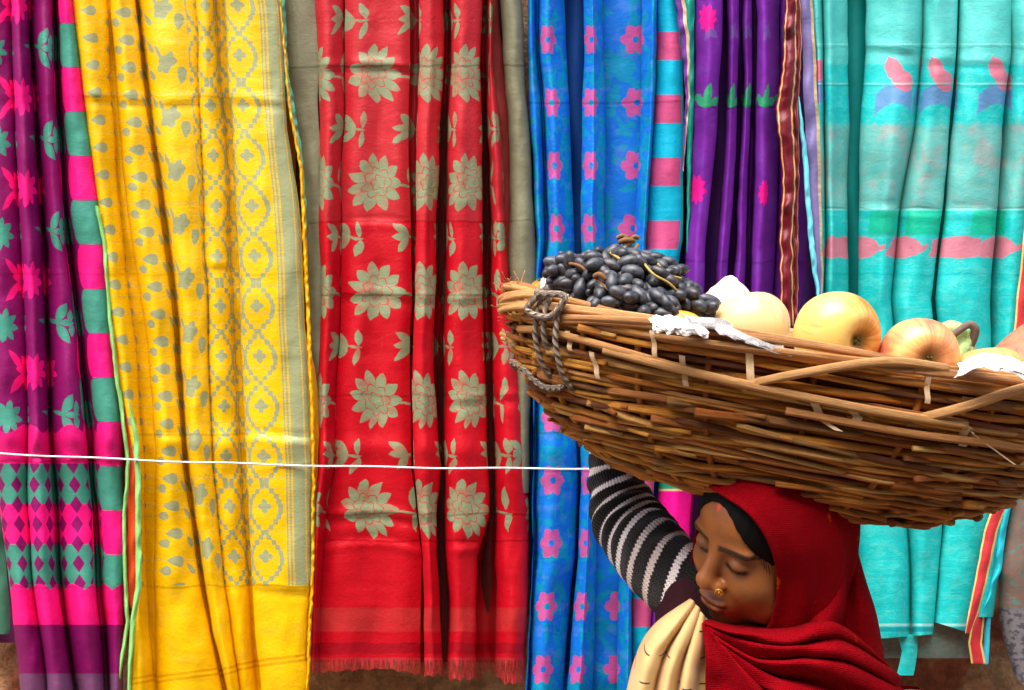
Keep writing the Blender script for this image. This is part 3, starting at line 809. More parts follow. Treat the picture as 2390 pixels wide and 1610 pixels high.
sari_cloth(S, 'cloth', K6, [
    [1880, 1890, 1898, 1904, 1912, 1914, 1916, 1916, 1916],
    [1905, 1918, 1920, 1922, 1924, 1926, 1926, 1926, 1930],
    [1962, 1978, 1980, 1982, 1980, 1980, 1982, 1990, 2000],
    [1998, 2014, 2012, 2004, 2002, 1998, 1992, 1996, 2006],
    [2130, 2154, 2150, 2132, 2100, 2082, 2100, 2120, 2130],
    [2220, 2240, 2236, 2222, 2206, 2180, 2210, 2205, 2177]],
    [dict(d=.03, sc=8, p=.5), dict(d=.034, sc=70), dict(d=-.13, sc=120, p=.35), dict(d=.036, sc=186, p=.5, crease=[(110, 1), (480, -1)]), dict(d=.03, sc=300, p=.5, crease=[(130, 1), (486, -1)])],
    lambda u: float(np.interp(u, [1900, 2060, 2180], [1494, 1490, 1480])), [MT], seed=9, vd=[-.01, -.01, -.07, -.07, -.02, -.01], ov=[0, 0, 16, -20, 0, 8], pinch=False, nc=17)
sari_cloth(S, 'cloth', K6, [
    [2222, 2242, 2238, 2224, 2206, 2182, 2206, 2202, 2172],
    [2346, 2362, 2360, 2340, 2326, 2310, 2320, 2316, 2262]],
    [dict(d=.034, sc=420, p=.45, crease=[(145, 1), (486, -1)])],
    lambda u: float(np.interp(u, [2170, 2260], [1448, 1476])), [MT], seed=10, vd=[-.004, .0], pinch=False, nc=19)
sari_cloth(S, 'cloth', K6, [
    [2330, 2346, 2350, 2336, 2320, 2306, 2314, 2300, 2250],
    [2400, 2420, 2420, 2420, 2412, 2396, 2372, 2346, 2306]],
    [dict(d=.026, sc=540, p=.5)], lambda u: 1440, [MT], seed=11, vd=[-.06, -.01], pinch=False)
def mat_redgold():
    g = G('red_gold_border'); s, t = g.uvpx()
    col = g.mix(g.max(g.lt(s, 140, 30), g.lt(860.0, s, 30)), lin(200, 55, 60), lin(235, 195, 110))
    n = g.noise(g.vec(t * .03, 1.0), 1, 2)
    return fabric(g, s * .03, t, g.scale_col(col, n * .6 + .7), 0.12, 0.5, .3)
ribbon(S, 'border_strip', [(2428, 300), (2404, 560), (2382, 760), (2356, 1000), (2335, 1180), (2312, 1240), (2300, 1300), (2288, 1360), (2272, 1430), (2258, 1478)], [30, 30, 32, 32, 34, 32, 30, 28, 24, 12], mat_redgold(), 2.105, 3, 60, 31, 200)
ribbon(S, 'edging', [(2370, 1000), (2352, 1190), (2338, 1260), (2328, 1330), (2312, 1380), (2292, 1430)], [12, 14, 16, 16, 10, 4], plain('cyan_edging', lin(30, 185, 205), .5, .3, 60, .3), 2.11, 3, 40, 32)
ribbon(S, 'border_strip', [(2296, 1380), (2284, 1440), (2276, 1500), (2284, 1548)], [20, 28, 32, 34], mat_redgold(), 2.14, 1, 60, 33, 60)
ribbon(S, 'edging', [(2312, 1330), (2306, 1440), (2300, 1550)], [8, 14, 14], plain('sky_edging', lin(60, 190, 215), .5, .3, 60, .3), 2.145, 1, 60, 34, 60)
def mat_tulle():
    g = G('sheer_hem'); s, t = g.uvpx()
    return fabric(g, s * .1, t, lin(130, 165, 155), .2, .6, .2, .2, sheer=0.62)
ribbon(S, 'sheer_hem', [(2170, 1440), (2165, 1490), (2170, 1536)], [230, 225, 220], mat_tulle(), 2.17, 1, 60, 35, 60, .01)
ribbon(S, 'hem_tab', [(2118, 1480), (2122, 1520), (2112, 1576)], [46, 36, 40], MT, 2.15, 2, 60, 36, 60, .006, s01=(0.05, .09))
# mauve strip with gold edge between the purple and the turquoise cloths
def mat_mauve():
    g = G('mauve_gold_strip'); s, t = g.uvpx()
    n = g.noise(g.vec(t * .1, 3.0), 1, 2)
    col = g.mix(g.lt(780.0, s, 30), lin(125, 115, 170), g.mix(n, lin(235, 215, 170), lin(160, 125, 60)))
    return fabric(g, s * .03, t, col, .14, .5, .3)
ribbon(S, 'mauve_edge', [(1866, -200), (1882, 0), (1888, 120), (1890, 200), (1896, 300), (1902, 460), (1910, 620), (1914, 720)], [30, 28, 30, 32, 34, 30, 22, 6], mat_mauve(), 2.12, 2.5, 60, 37, 200, .008)
ribbon(S, 'edging', [(1864, 225), (1872, 300), (1880, 370), (1886, 480), (1898, 600), (1912, 712)], [3, 9, 12, 12, 13, 6], plain('pale_cyan_edging', lin(110, 215, 230), .5, .3, 60, .3), 2.108, 3, 30, 38, 150)

# --- grey-brown printed sari at the far right ------------------------------------------------------
def mat_greyprint():
    g = G('grey_printed_cotton'); s, t = g.uvpx()
    n = g.noise(g.vec(s * .04, t * .05, 3.0), 1, 3, .6); n2 = g.noise(g.vec(s * .05, t * .07, 7.0), 1, 3, .6)
    col = g.mix(g.ramp(n, [(.55, (0, 0, 0)), (.6, (1, 1, 1))]) * .7, lin(128, 108, 98), lin(85, 135, 125))
    col = g.mix(g.ramp(n2, [(.56, (0, 0, 0)), (.6, (1, 1, 1))]) * .6, col, lin(150, 100, 80))
    low = g.lt(1418.0, t, 4); 
    col = g.mix(low, col, g.mix(g.ramp(n2, [(.5, (0, 0, 0)), (.56, (1, 1, 1))]) * .7, lin(125, 120, 125), lin(60, 55, 62)))
    return fabric(g, s, t, col, .2, .7, .2)
S = sari('grey-brown printed cotton sari at the far right edge, beside the turquoise one')
sari_cloth(S, 'cloth', [-200, 1000, 1200, 1350, 1480, 1650], [
    [2440, 2380, 2362, 2330, 2335, 2372], [2500, 2450, 2430, 2420, 2425, 2440], [2600, 2560, 2540, 2540, 2540, 2540]],
    [dict(d=.03, sc=0), dict(d=.03, sc=90)], lambda u: float(np.interp(u, [2330, 2390, 2440], [1540, 1600, 1625])), [mat_greyprint()], seed=12, vd=[0, -.01, 0], pinch=False)
# ------------------------------------------------------------------ implicit-surface modelling (surface nets)
def surface_nets(fn, lo, hi, h):
    lo = np.array(lo, float); n = np.ceil((np.array(hi) - lo) / h).astype(int) + 1
    ax = [lo[i] + h * np.arange(n[i]) for i in range(3)]
    F = fn(*[a.astype(np.float32) for a in np.meshgrid(*ax, indexing='ij')]).astype(np.float32)
    S = F < 0
    corners = [(i, j, k) for i in (0, 1) for j in (0, 1) for k in (0, 1)]
    cnt = sum(S[i:n[0] - 1 + i, j:n[1] - 1 + j, k:n[2] - 1 + k].astype(np.int8) for i, j, k in corners)
    act = (cnt > 0) & (cnt < 8)
    idx = np.full(act.shape, -1, np.int64); cells = np.argwhere(act); idx[act] = np.arange(len(cells))
    vals = {c: F[cells[:, 0] + c[0], cells[:, 1] + c[1], cells[:, 2] + c[2]] for c in corners}
    acc = np.zeros((len(cells), 3)); num = np.zeros(len(cells))
    for a in corners:
        for d in range(3):
            if a[d]: continue
            b = list(a); b[d] = 1; b = tuple(b)
            va, vb = vals[a], vals[b]; m = (va < 0) != (vb < 0)
            t = np.where(m, va / (va - vb + 1e-12), 0)
            p = np.array(a, float)[None] + t[:, None] * (np.array(b) - np.array(a))[None]
            acc[m] += p[m]; num[m] += 1
    V = lo + h * (cells + acc / num[:, None])
    Q = []
    for d in range(3):
        e, f = [(1, 2), (2, 0), (0, 1)][d]
        sl = [slice(1, None), slice(1, None), slice(1, None)]; sl[d] = slice(0, n[d] - 1)
        s0 = S[tuple([slice(1, n[i] - 1) if i != d else slice(0, n[d] - 1) for i in range(3)])]
        s1 = S[tuple([slice(1, n[i] - 1) if i != d else slice(1, n[d]) for i in range(3)])]
        m = np.argwhere(s0 != s1); flip = s0[tuple(m.T)]
        c = m.copy(); c[:, e] += 1; c[:, f] += 1
        def at(de, df):
            q = c.copy(); q[:, e] -= de; q[:, f] -= df; return idx[tuple(q.T)]
        quad = np.c_[at(1, 1), at(0, 1), at(0, 0), at(1, 0)]
        quad[~flip] = quad[~flip][:, ::-1]
        Q.append(quad)
    return V, np.vstack(Q)

def smin(a, b, k):
    h = np.clip(0.5 + 0.5 * (b - a) / k, 0, 1); return b * (1 - h) + a * h - k * h * (1 - h)
def smax(a, b, k): return -smin(-a, -b, k)
def ell(x, y, z, c, r):
    X, Y_, Z_ = (x - c[0]) / r[0], (y - c[1]) / r[1], (z - c[2]) / r[2]
    k0 = np.sqrt(X * X + Y_ * Y_ + Z_ * Z_) + 1e-9
    k1 = np.sqrt((X / r[0]) ** 2 + (Y_ / r[1]) ** 2 + (Z_ / r[2]) ** 2) + 1e-9
    return k0 * (k0 - 1) / k1
def cap(x, y, z, a, b, ra, rb):
    a = np.asarray(a, float); b = np.asarray(b, float); ba = b - a
    px, py, pz = x - a[0], y - a[1], z - a[2]
    h = np.clip((px * ba[0] + py * ba[1] + pz * ba[2]) / (ba @ ba), 0, 1)
    return np.sqrt((px - ba[0] * h) ** 2 + (py - ba[1] * h) ** 2 + (pz - ba[2] * h) ** 2) - (ra + (rb - ra) * h)
def chain(x, y, z, pts, rs, k=0.01):
    d = None
    for i in range(len(pts) - 1):
        c = cap(x, y, z, pts[i], pts[i + 1], rs[i], rs[i + 1])
        d = c if d is None else smin(d, c, k)
    return d

# ------------------------------------------------------------------ the woman
def rotm(y, p, r):
    y, p, r = np.radians([y, p, r])
    Rz = np.array([[np.cos(-y), -np.sin(-y), 0], [np.sin(-y), np.cos(-y), 0], [0, 0, 1]])
    Rx = np.array([[1, 0, 0], [0, np.cos(p), -np.sin(p)], [0, np.sin(p), np.cos(p)]])
    Ry = np.array([[np.cos(r), 0, np.sin(r)], [0, 1, 0], [-np.sin(r), 0, np.cos(r)]])
    return Ry @ Rz @ Rx
HR = rotm(53, 38, 31)
HC = np.array([0.338, 1.32, CAM_Z - 0.252])
HS = 1.02
def to_head(x, y, z):
    p = np.stack([x - HC[0], y - HC[1], z - HC[2]], 0)
    q = np.tensordot(HR.T.astype(np.float32), p, 1) / HS
    return q[0], q[1], q[2]
def from_head(V): return (np.asarray(V) * HS) @ HR.T + HC

def head_sdf(x, y, z):
    ax = np.abs(x)
    d = ell(x, y, z, (0, .012, .025), (.073, .094, .088))
    d = smin(d, ell(x, y, z, (0, -.028, -.035), (.059, .056, .078)), .03)
    d = smin(d, ell(x, y, z, (0, -.046, .045), (.057, .048, .052)), .02)
    d = smin(d, ell(x, y, z, (0, -.066, -.094), (.019, .018, .016)), .025)
    d = smin(d, ell(ax, y, z, (.034, -.057, -.032), (.029, .026, .031)), .018)
    d = smin(d, ell(ax, y, z, (.047, -.026, -.066), (.021, .031, .028)), .022)
    d = smin(d, ell(x, y, z, (0, -.070, -.066), (.028, .022, .022)), .014)
    d = smin(d, ell(ax, y, z, (.024, -.079, .020), (.026, .010, .007)), .012)
    d = smax(d, -ell(ax, y, z, (.030, -.101, .001), (.018, .018, .011)), .012)
    d = smin(d, ell(ax, y, z, (.0305, -.0735, .0005), (.0160, .0150, .0120)), .005)
    lidline = cap(ax, y, z, (.016, -.088, -.004), (.044, -.080, -.006), .0013, .0011)
    d = smax(d, -lidline, .0015)
    d = smin(d, cap(x, y, z, (0, -.084, .010), (0, -.1015, -.028), .0075, .0105), .012)
    d = smin(d, ell(x, y, z, (0, -.1015, -.0325), (.0128, .0105, .0102)), .008)
    d = smin(d, ell(ax, y, z, (.0136, -.0920, -.0365), (.0080, .0106, .0076)), .005)
    d = smax(d, -ell(ax, y, z, (.0070, -.099, -.0440), (.0038, .0060, .0036)), .003)
    d = smin(d, ell(x, y, z, (0, -.090, -.0625), (.0220, .0075, .0050)), .006)
    d = smin(d, ell(x, y, z, (0, -.0895, -.0722), (.0180, .0080, .0060)), .005)
    d = smax(d, -cap(ax, y, z, (0, -.0995, -.0668), (.023, -.088, -.0672), .0014, .0011), .0025)
    d = smax(d, -ell(x, y, z, (0, -.096, -.083), (.016, .008, .0045)), .008)
    d = smin(d, ell(ax, y, z, (.074, .012, -.012), (.006, .016, .026)), .006)
    d = smin(d, cap(x, y, z, (0, .012, -.06), (0, .055, -.21), .050, .055), .02)
    return d
wx0 = float(HC[0])
person = empty('person', (0.42, 1.36, 0.0))
tag(person, 'woman in dark red headscarf and striped sweater carrying a basket on her head', 'person')

V1, F1 = surface_nets(head_sdf, (-.09, -.13, -.16), (.09, .12, .125), .0021)
# vertex albedo: lips, brows, lashes, parting powder
x, y, z = V1.T; ax = np.abs(x)
SK = np.array([0.31, 0.100, 0.025])
cols = np.tile(SK, (len(V1), 1))
def paint(mask, c):
    global cols
    cols = cols * (1 - mask[:, None]) + np.array(c)[None] * mask[:, None]
def sstep(a, b, v): t = np.clip((v - a) / (b - a), 0, 1); return t * t * (3 - 2 * t)
cols *= (1 + 0.35 * vnoise(x * 60 + z * 30, z * 60, 4))[:, None]
front = sstep(-.05, -.065, y)
paint(.72 * np.exp(-(((ax - .030) / .019) ** 2 + ((z + .006) / .013) ** 2)) * front, (0.12, 0.045, 0.02))           # darker eye surround, with the socket shadow painted into the skin colour
paint(.75 * sstep(1.2, .8, np.sqrt((x / .024) ** 2 + ((z + .0680) / .0098) ** 2)) * front, (0.27, 0.075, 0.030))
by = .0205 - .00022 * 0 - ((ax - .030) ** 2) * 6.0 + (ax - .03) * .02
paint(.95 * sstep(.0056, .0030, np.abs(z - by)) * sstep(.006, .011, ax) * sstep(.058, .048, ax) * front, (0.012, 0.007, 0.005))
lz = -.0045 - ((ax - .030) ** 2) * -14 - .0025
paint(.97 * sstep(.0044, .0022, np.abs(z - lz)) * sstep(.0135, .0165, ax) * sstep(.0475, .044, ax) * front, (0.008, 0.005, 0.004))
paint(.9 * sstep(.0042, .0028, np.sqrt((ax - .0068) ** 2 + (z + .0440) ** 2)) * front, (0.03, 0.01, 0.006))
paint(.9 * sstep(.0016, .0008, np.abs(z + .0668 + ax * .02)) * sstep(.025, .021, ax) * front, (0.05, 0.012, 0.01))
paint(.95 * sstep(.0075, .004, np.sqrt((x / .6) ** 2 + ((z - .074) / 1.5) ** 2)) * front, (0.75, 0.06, 0.01))
WV1 = from_head(V1)

# body below the neck and the raised right arm with its hand, one surface
def W(u, v, Y): return P(u, v, Y)
arm_c = [W(1720, 1470, 1.36), W(1610, 1375, 1.395), W(1540, 1308, 1.44), W(1483, 1245, 1.50), W(1452, 1175, 1.535), W(1440, 1105, 1.55), W(1445, 1035, 1.555), W(1462, 975, 1.555)]
hand = arm_c[-1]
def body_sdf(x, y, z):
    nb = from_head([(0, .055, -.20)])[0]
    tx, ty = .42, 1.37
    d = cap(x, y, z, nb, (tx, ty, 1.10), .05, .09)
    d = smin(d, ell(x, y, z, (tx, ty, 1.02), (.155, .10, .20)), .06)
    d = smin(d, ell(x, y, z, (tx, ty + .02, .80), (.155, .12, .15)), .05)
    d = smin(d, cap(x, y, z, (tx + .14, ty, 1.13), (tx + .19, ty - .02, .88), .045, .036), .03)
    d = smin(d, cap(x, y, z, (tx + .19, ty - .02, .88), (tx + .14, ty - .16, .70), .034, .025), .01)
    for s in (-1, 1):
        f = .07 * s
        d = smin(d, cap(x, y, z, (tx + .075 * s, ty, .76), (tx + .07 * s - .04 * s, ty - f * .5, .42), .085, .055), .03)
        d = smin(d, cap(x, y, z, (tx + .07 * s - .04 * s, ty - f * .5, .42), (tx + .07 * s, ty + f * 1.0, .09), .052, .034), .02)
        d = smin(d, cap(x, y, z, (tx + .07 * s, ty + f, .06), (tx + .07 * s - .15, ty + f - .03, .025), .034, .022), .02)
    d = smin(d, chain(x, y, z, arm_c, [.055, .046, .043, .04, .036, .031, .027, .025], .01), .02)
    # left hand low in front: palm
    return d
V2, F2 = surface_nets(body_sdf, (.05, 1.12, 0.0), (.72, 1.66, 1.38), .0125)
def hand_sdf(x, y, z):
    a = hand; up = np.array([.12, -.10, .98]); up /= np.linalg.norm(up)
    right = np.array([1.0, .1, 0]); right -= up * (right @ up); right /= np.linalg.norm(right)
    nrm = np.cross(right, up)                     # away from the basket
    q = lambda r, u, n: a + right * r + up * u + nrm * n
    d = cap(x, y, z, q(0, -.03, 0), q(0, .03, 0), .026, .022)
    for r0 in (-.024, -.008, .008, .024):
        d = smin(d, cap(x, y, z, q(r0 * .6, .02, 0), q(r0, .085, 0), .015, .012), .010)
    for r0, L in ((-.027, .060), (-.009, .074), (.010, .070), (.028, .056)):
        b0, b1, b2, b3 = q(r0, .09, 0), q(r0 * 1.1, .09 + L * .5, -.012), q(r0 * 1.1, .09 + L * .72, -.032), q(r0 * 1.05, .09 + L * .70, -.052)
        d = smin(d, chain(x, y, z, [b0, b1, b2, b3], [.0095, .0088, .008, .0068], .003), .003)
    d = smin(d, chain(x, y, z, [q(.018, .015, 0), q(.046, .045, -.012), q(.058, .075, -.022), q(.056, .098, -.028)], [.016, .0125, .0105, .008], .004), .008)
    return d
V3, F3 = surface_nets(hand_sdf, hand - .11, hand + np.array([.12, .12, .19]), .0032)
Vb = np.vstack([WV1, V2, V3]); Fb = [tuple(q) for q in np.vstack([F1, F2 + len(V1), F3 + len(V1) + len(V2)])]
cb = np.vstack([cols, np.tile(SK * .95, (len(V2) + len(V3), 1))])
g = G('brown_skin'); o = g.coord('Object')
n = g.noise(o, 180, 3, .6); n2 = g.noise(o, 30, 3, .5)
skin = g.finish(g.scale_col(g.attr('Col'), n2 * .3 + n * .25 + .72), g.m('MULTIPLY_ADD', n2, .25, .30), .5, g.bump(n + g.noise(o, 700, 2, .6) * .6, .3, .0014), sub=.05)
mesh_obj('body', Vb, Fb, skin, person, cols=cb)

# hair
def hair_sdf(x, y, z):
    d = ell(x, y, z, (0, .012, .025), (.0770, .0980, .0930))
    d = smin(d, ell(x, y, z, (0, -.045, .045), (.0605, .0515, .0565)), .02)
    hl = .074 - 21 * x * x - np.clip(np.abs(x) - .055, 0, 1) * 2.0
    d = smax(d, (hl - z) * .8 - np.clip((y + .035) * 3, 0, 9), .004)
    d = smax(d, -cap(x, y, z, (0, -.12, .06), (0, -.02, .13), .0022, .0022), .002)
    st = np.sin(x * 500 + y * 120) * .00025
    return smax(d + st, -.03 - z, .01)
V4, F4 = surface_nets(hair_sdf, (-.085, -.11, -.05), (.085, .12, .13), .0026)
hairm = plain('black_hair', (0.004, 0.003, 0.003), 0.7, 0.15, 200, .3, .5, .001)
mesh_obj('hair', from_head(V4), [tuple(q) for q in F4], hairm, person)

# gold nose stud
def lathe(prof, seg=24):
    a = np.linspace(0, 2 * np.pi, seg, endpoint=False)
    V = np.array([[r * math.cos(t), r * math.sin(t), h] for r, h in prof for t in a]); F = []
    for i in range(len(prof) - 1):
        for j in range(seg):
            k = (j + 1) % seg; F.append((i * seg + j, i * seg + k, (i + 1) * seg + k, (i + 1) * seg + j))
    return V, F
def orient(V, axis, loc, spin=0):
    q = Vector(axis).normalized().to_track_quat('Z', 'Y').to_matrix()
    M = np.array(q) @ np.array([[math.cos(spin), -math.sin(spin), 0], [math.sin(spin), math.cos(spin), 0], [0, 0, 1]])
    return V @ M.T + np.asarray(loc)
g = G('gold'); o = g.coord('Object')
gold = g.finish((0.85, 0.48, 0.08), 0.25, .5, g.bump(g.noise(o, 900, 1), .6, .001), metal=1.0)
prof = [(0, .0016), (.0012, .0016), (.0013, .0006), (.0022, .0005), (.0024, .0016), (.0032, .0015), (.0034, .0005), (.0044, .0004), (.0047, .0014), (.0056, .001), (.0058, 0), (.0058, -.0015), (0, -.0018)]
v, f = lathe(prof, 20)
dirw = HR @ np.array([.75, -.66, -.05])
mesh_obj('nose_stud', orient(v, dirw, from_head([(.0215, -.0985, -.0385)])[0]), f, gold, person)
# combed strands from the parting down both temples, and a few loose ones
parts_h = []
for side_ in (-1, 1):
    for k_ in range(34):
        y0 = -.078 + k_ * .0028; n_s = 12; sw = np.linspace(0, 1, n_s)
        ang_ = sw * (1.35 + .25 * rng.random())
        xx_ = side_ * np.sin(ang_) * .0785; zz_ = .022 + np.cos(ang_) * (.095 - .0005 * k_)
        yy_ = y0 * (1 - .25 * sw) + .012 * sw + rng.normal() * .001
        hyp = np.sqrt(np.clip(1 - (xx_ / .0805) ** 2 - ((zz_ - .025) / .0965) ** 2, .0, 1))
        ysurf = .012 - .1015 * hyp
        # keep every strand on the hair surface
        p_ = np.c_[xx_, np.maximum(yy_, ysurf), zz_]
        if (zz_ < .074 - 21 * xx_ ** 2 - .006).any() and (p_[:, 1] < -.02).any():
            keep = ~((zz_ < .074 - 21 * xx_ ** 2 - .004) & (p_[:, 1] < -.035))
            p_ = p_[:max(4, int(keep.argmin()) if not keep.all() else n_s)]
        if len(p_) > 3: parts_h.append(tube(from_head(p_), .00045, 4))
for k_ in range(9):
    a0 = np.array([.040 + .002 * k_, -.062 + .003 * k_, .048 - .006 * k_]); a1 = a0 + [.008, -.004, -.016]; a2 = a1 + [.004, .001, -.018 + .002 * rng.normal()]
    parts_h.append(tube(spline(from_head([a0, a1, a2]), 9), .0004, 4))
v, f, u = join(parts_h); so = mesh_obj('hair_strands', v, f, plain('hair_strand', (.012, .008, .006), .5, .3), person, u); so['kind'] = 'stuff'

# ---- striped sweater sleeve
path = spline(arm_c[:-1] + [arm_c[-1]], 130)
Ls = np.r_[0, np.cumsum(np.linalg.norm(np.diff(path, axis=0), axis=1))]
tt = np.linspace(0, 1, 130)
rad = np.interp(tt, [0, .15, .3, .45, .6, .75, .9, 1], [.056, .056, .055, .054, .047, .044, .042, .039])
v, f, u = tube(path, rad, 44, cap=False)
n_, m_ = 130, 44
v = v.reshape(n_, m_, 3); cen = path[:, None, :]
dirs = v - cen; rr = np.linalg.norm(dirs, axis=2, keepdims=True); dirs = dirs / rr
ang = np.arange(m_)[None, :] / m_; L2 = Ls[:, None]
fold = np.sin(L2 * 2 * np.pi / .034 + 3.5 * np.sin(ang * 2 * np.pi + .6)) * .0050 * np.exp(-((L2 - .25) / .085) ** 2)
fold += (vnoise(ang * 6 + L2 * 20, L2 * 26, 3)) * .009 + vnoise(ang * 14, L2 * 50, 5) * .003
side = dirs[..., 0] * 0.9 + dirs[..., 2] * 0.25
v = cen + dirs * (rr + fold[..., None])
tx_ = L2 - side * rr[..., 0] * .38 + fold * .4
uvs = np.stack([np.broadcast_to(ang, tx_.shape), tx_], -1).reshape(-1, 2)
def mat_knit():
    g = G('striped_knit'); a, l = g.uvpx()      # l in mm, a 0..1000 round the sleeve
    zig = g.abs(g.rep(a, 0, 16)) * 0.30
    n = g.noise(g.vec(a * .02, l * .05), 1, 2)
    per = g.rep(l + zig + n * 4, 12, 30)
    w = g.lt(g.abs(per), 3.2 + n * 2.4, 1.6) * g.lt(88.0, l, 4)
    kind = g.noise(g.vec(g.m('SNAP', l, 27.5) * .013, 0.3), 1, 1)
    wc = g.mix(g.ramp(kind, [(.45, (0, 0, 0)), (.6, (1, 1, 1))]) * .5, lin(252, 240, 236), lin(190, 160, 140))
    fuzz = g.noise(g.vec(a * .15, l * .4, 2.), 1, 3, .7)
    col = g.mix(w, g.scale_col((0.013, 0.011, 0.011), fuzz + .6), g.scale_col(wc, fuzz * .4 + .8))
    rib = g.abs(g.m('SINE', a * (math.pi / 16)))
    kn = g.m('SINE', l * 1.6 + zig * 2)
    return g.finish(col, .95, .1, g.bump(rib * .8 + kn * .25 + fuzz * .8, .8, .003), sheen=.15)
mesh_obj('sweater_sleeve', v.reshape(-1, 3), f, mat_knit(), person, uvs)
# ribbed cuff
ci = path[-8:]; v, f, u = tube(ci, .038, 40, cap=False)
mesh_obj('cuff', v, f, plain('black_knit', (.012, .01, .01), .95, .1, 300, .3, .6, .002), person, u)

# ---- dark red headscarf and shawl
def loft(lines, na, nb):
    """lines: list of control lines (each k points); smooth surface through all of them"""
    L = [spline(np.asarray(l, float), na) for l in lines]
    cols_ = [spline(np.array([l[i] for l in L]), nb) for i in range(na)]
    return np.array(cols_)                                # na x nb x 3
def grid_obj(name, G3, mat, parent, thick=.003, seed=0, amp=.0012, fr=40):
    na, nb = G3.shape[:2]
    V = G3.reshape(-1, 3)
    n = vnoise(V[:, 0] * fr, V[:, 2] * fr, seed) + .5 * vnoise(V[:, 0] * fr * 2.3, V[:, 2] * fr * 2.3 + V[:, 1] * fr, seed + 1)
    V = V + np.array([0, -1, 0]) * (n * amp)[:, None]
    I = np.arange(na * nb).reshape(na, nb)
    F = [tuple(q) for q in np.c_[I[:-1, :-1].ravel(), I[:-1, 1:].ravel(), I[1:, 1:].ravel(), I[1:, :-1].ravel()]]
    o = mesh_obj(name, V, F, mat, parent)
    md = o.modifiers.new('thickness', 'SOLIDIFY'); md.thickness = thick; md.offset = 0
    return o
def lap(V, F, it=1, lam=.5):
    F = np.asarray(F)
    e = np.vstack([F[:, [0, 1]], F[:, [1, 2]], F[:, [2, 3]], F[:, [3, 0]]])
    e = np.vstack([e, e[:, ::-1]])
    n = np.bincount(e[:, 0], minlength=len(V)).astype(float)
    for _ in range(it):
        A = np.stack([np.bincount(e[:, 0], weights=V[e[:, 1], i], minlength=len(V)) for i in range(3)], 1) / np.maximum(n, 1)[:, None]
        V = V + lam * (A - V)
    return V
def mat_shawl():
    g = G('red_shawl_wool'); o = g.coord('Object')
    n = g.noise(o, 14, 4, .6); n2 = g.noise(o, 340, 2, .6); n3 = g.noise(o, 22, 3, .6, .5)
    col = g.scale_col((0.25, 0.001, 0.005), n * .7 + .65)
    x, y, z = g.sep(o)
    spots = g.ramp(g.noise(g.vec(x * 30., y * 4., z * 16.), 1, 2, .5), [(.665, (0, 0, 0)), (.70, (1, 1, 1))])
    tex = g.ramp(g.noise(o, 120, 2, .7), [(.42, (0, 0, 0)), (.5, (1, 1, 1))])
    col = g.mix(spots * tex * .6, col, lin(225, 80, 10))
    wv = g.m('SINE', x * 2600.0) * .5 + g.m('SINE', z * 2600.0) * .5
    return g.finish(col, .95, .06, g.bump(n2 * .6 + n3 * 1.6 + wv * .15, .55, .004))
SHM = mat_shawl()
# hood: stations from the face opening over the crown to the nape, in head coordinates
st0 = [(-.046, -.080, -.112), (-.064, -.066, -.045), (-.068, -.052, .025), (-.042, -.081, .081), (0, -.091, .091), (.045, -.080, .079), (.0655, -.062, .038), (.0672, -.047, -.02), (.0645, -.050, -.072), (.050, -.060, -.116), (.040, -.062, -.150)]
st1 = [(-.054, -.060, -.118), (-.074, -.040, -.045), (-.078, -.028, .030), (-.048, -.046, .093), (0, -.052, .106), (.048, -.046, .092), (.078, -.026, .040), (.083, -.010, -.02), (.080, -.014, -.078), (.070, -.020, -.125), (.064, -.024, -.165)]
st2 = [(-.060, -.02, -.125), (-.082, .005, -.04), (-.084, .012, .035), (-.052, .012, .106), (0, .012, .124), (.052, .012, .106), (.086, .014, .040), (.090, .018, -.025), (.089, .012, -.085), (.086, .010, -.13), (.084, .008, -.175)]
st3 = [(-.058, .05, -.13), (-.070, .07, -.04), (-.070, .075, .035), (-.040, .078, .095), (0, .080, .108), (.040, .080, .095), (.074, .076, .036), (.078, .076, -.03), (.084, .060, -.09), (.086, .052, -.14), (.086, .048, -.18)]
st4 = [(-.03, .10, -.14), (-.030, .118, -.04), (-.030, .124, .03), (-.016, .122, .075), (0, .120, .085), (.016, .122, .075), (.035, .124, .03), (.045, .118, -.04), (.055, .104, -.10), (.060, .098, -.15), (.062, .095, -.19)]
HG = loft([from_head(s_) for s_ in (st0, np.array(st1) * 1.05, np.array(st2) * 1.02, st3, st4)], 120, 60)
# soft drape folds running from the crown down the near side
aa = np.linspace(0, 1, 120)[:, None]; bb = np.linspace(0, 1, 60)[None, :]
cenh = from_head([(0, .01, 0)])[0]
dirn = HG - cenh; dirn /= np.linalg.norm(dirn, axis=2, keepdims=True)
fo = .0040 * np.sin(bb * 21 + aa * 5.0) * np.clip(aa * 2.2 - 1.0, 0, 1) * np.clip(bb * 6, 0, 1)
fo = fo + .0022 * np.exp(-((bb - .03) / .03) ** 2) + .005 * np.exp(-((bb - (.62 - .25 * np.clip(aa - .6, 0, 1) * 2)) / .05) ** 2) * np.clip(aa * 3 - 1.5, 0, 1)
HG = HG + dirn * fo[..., None]
grid_obj('headscarf', HG, SHM, person, .003, 1, .0015, 30)
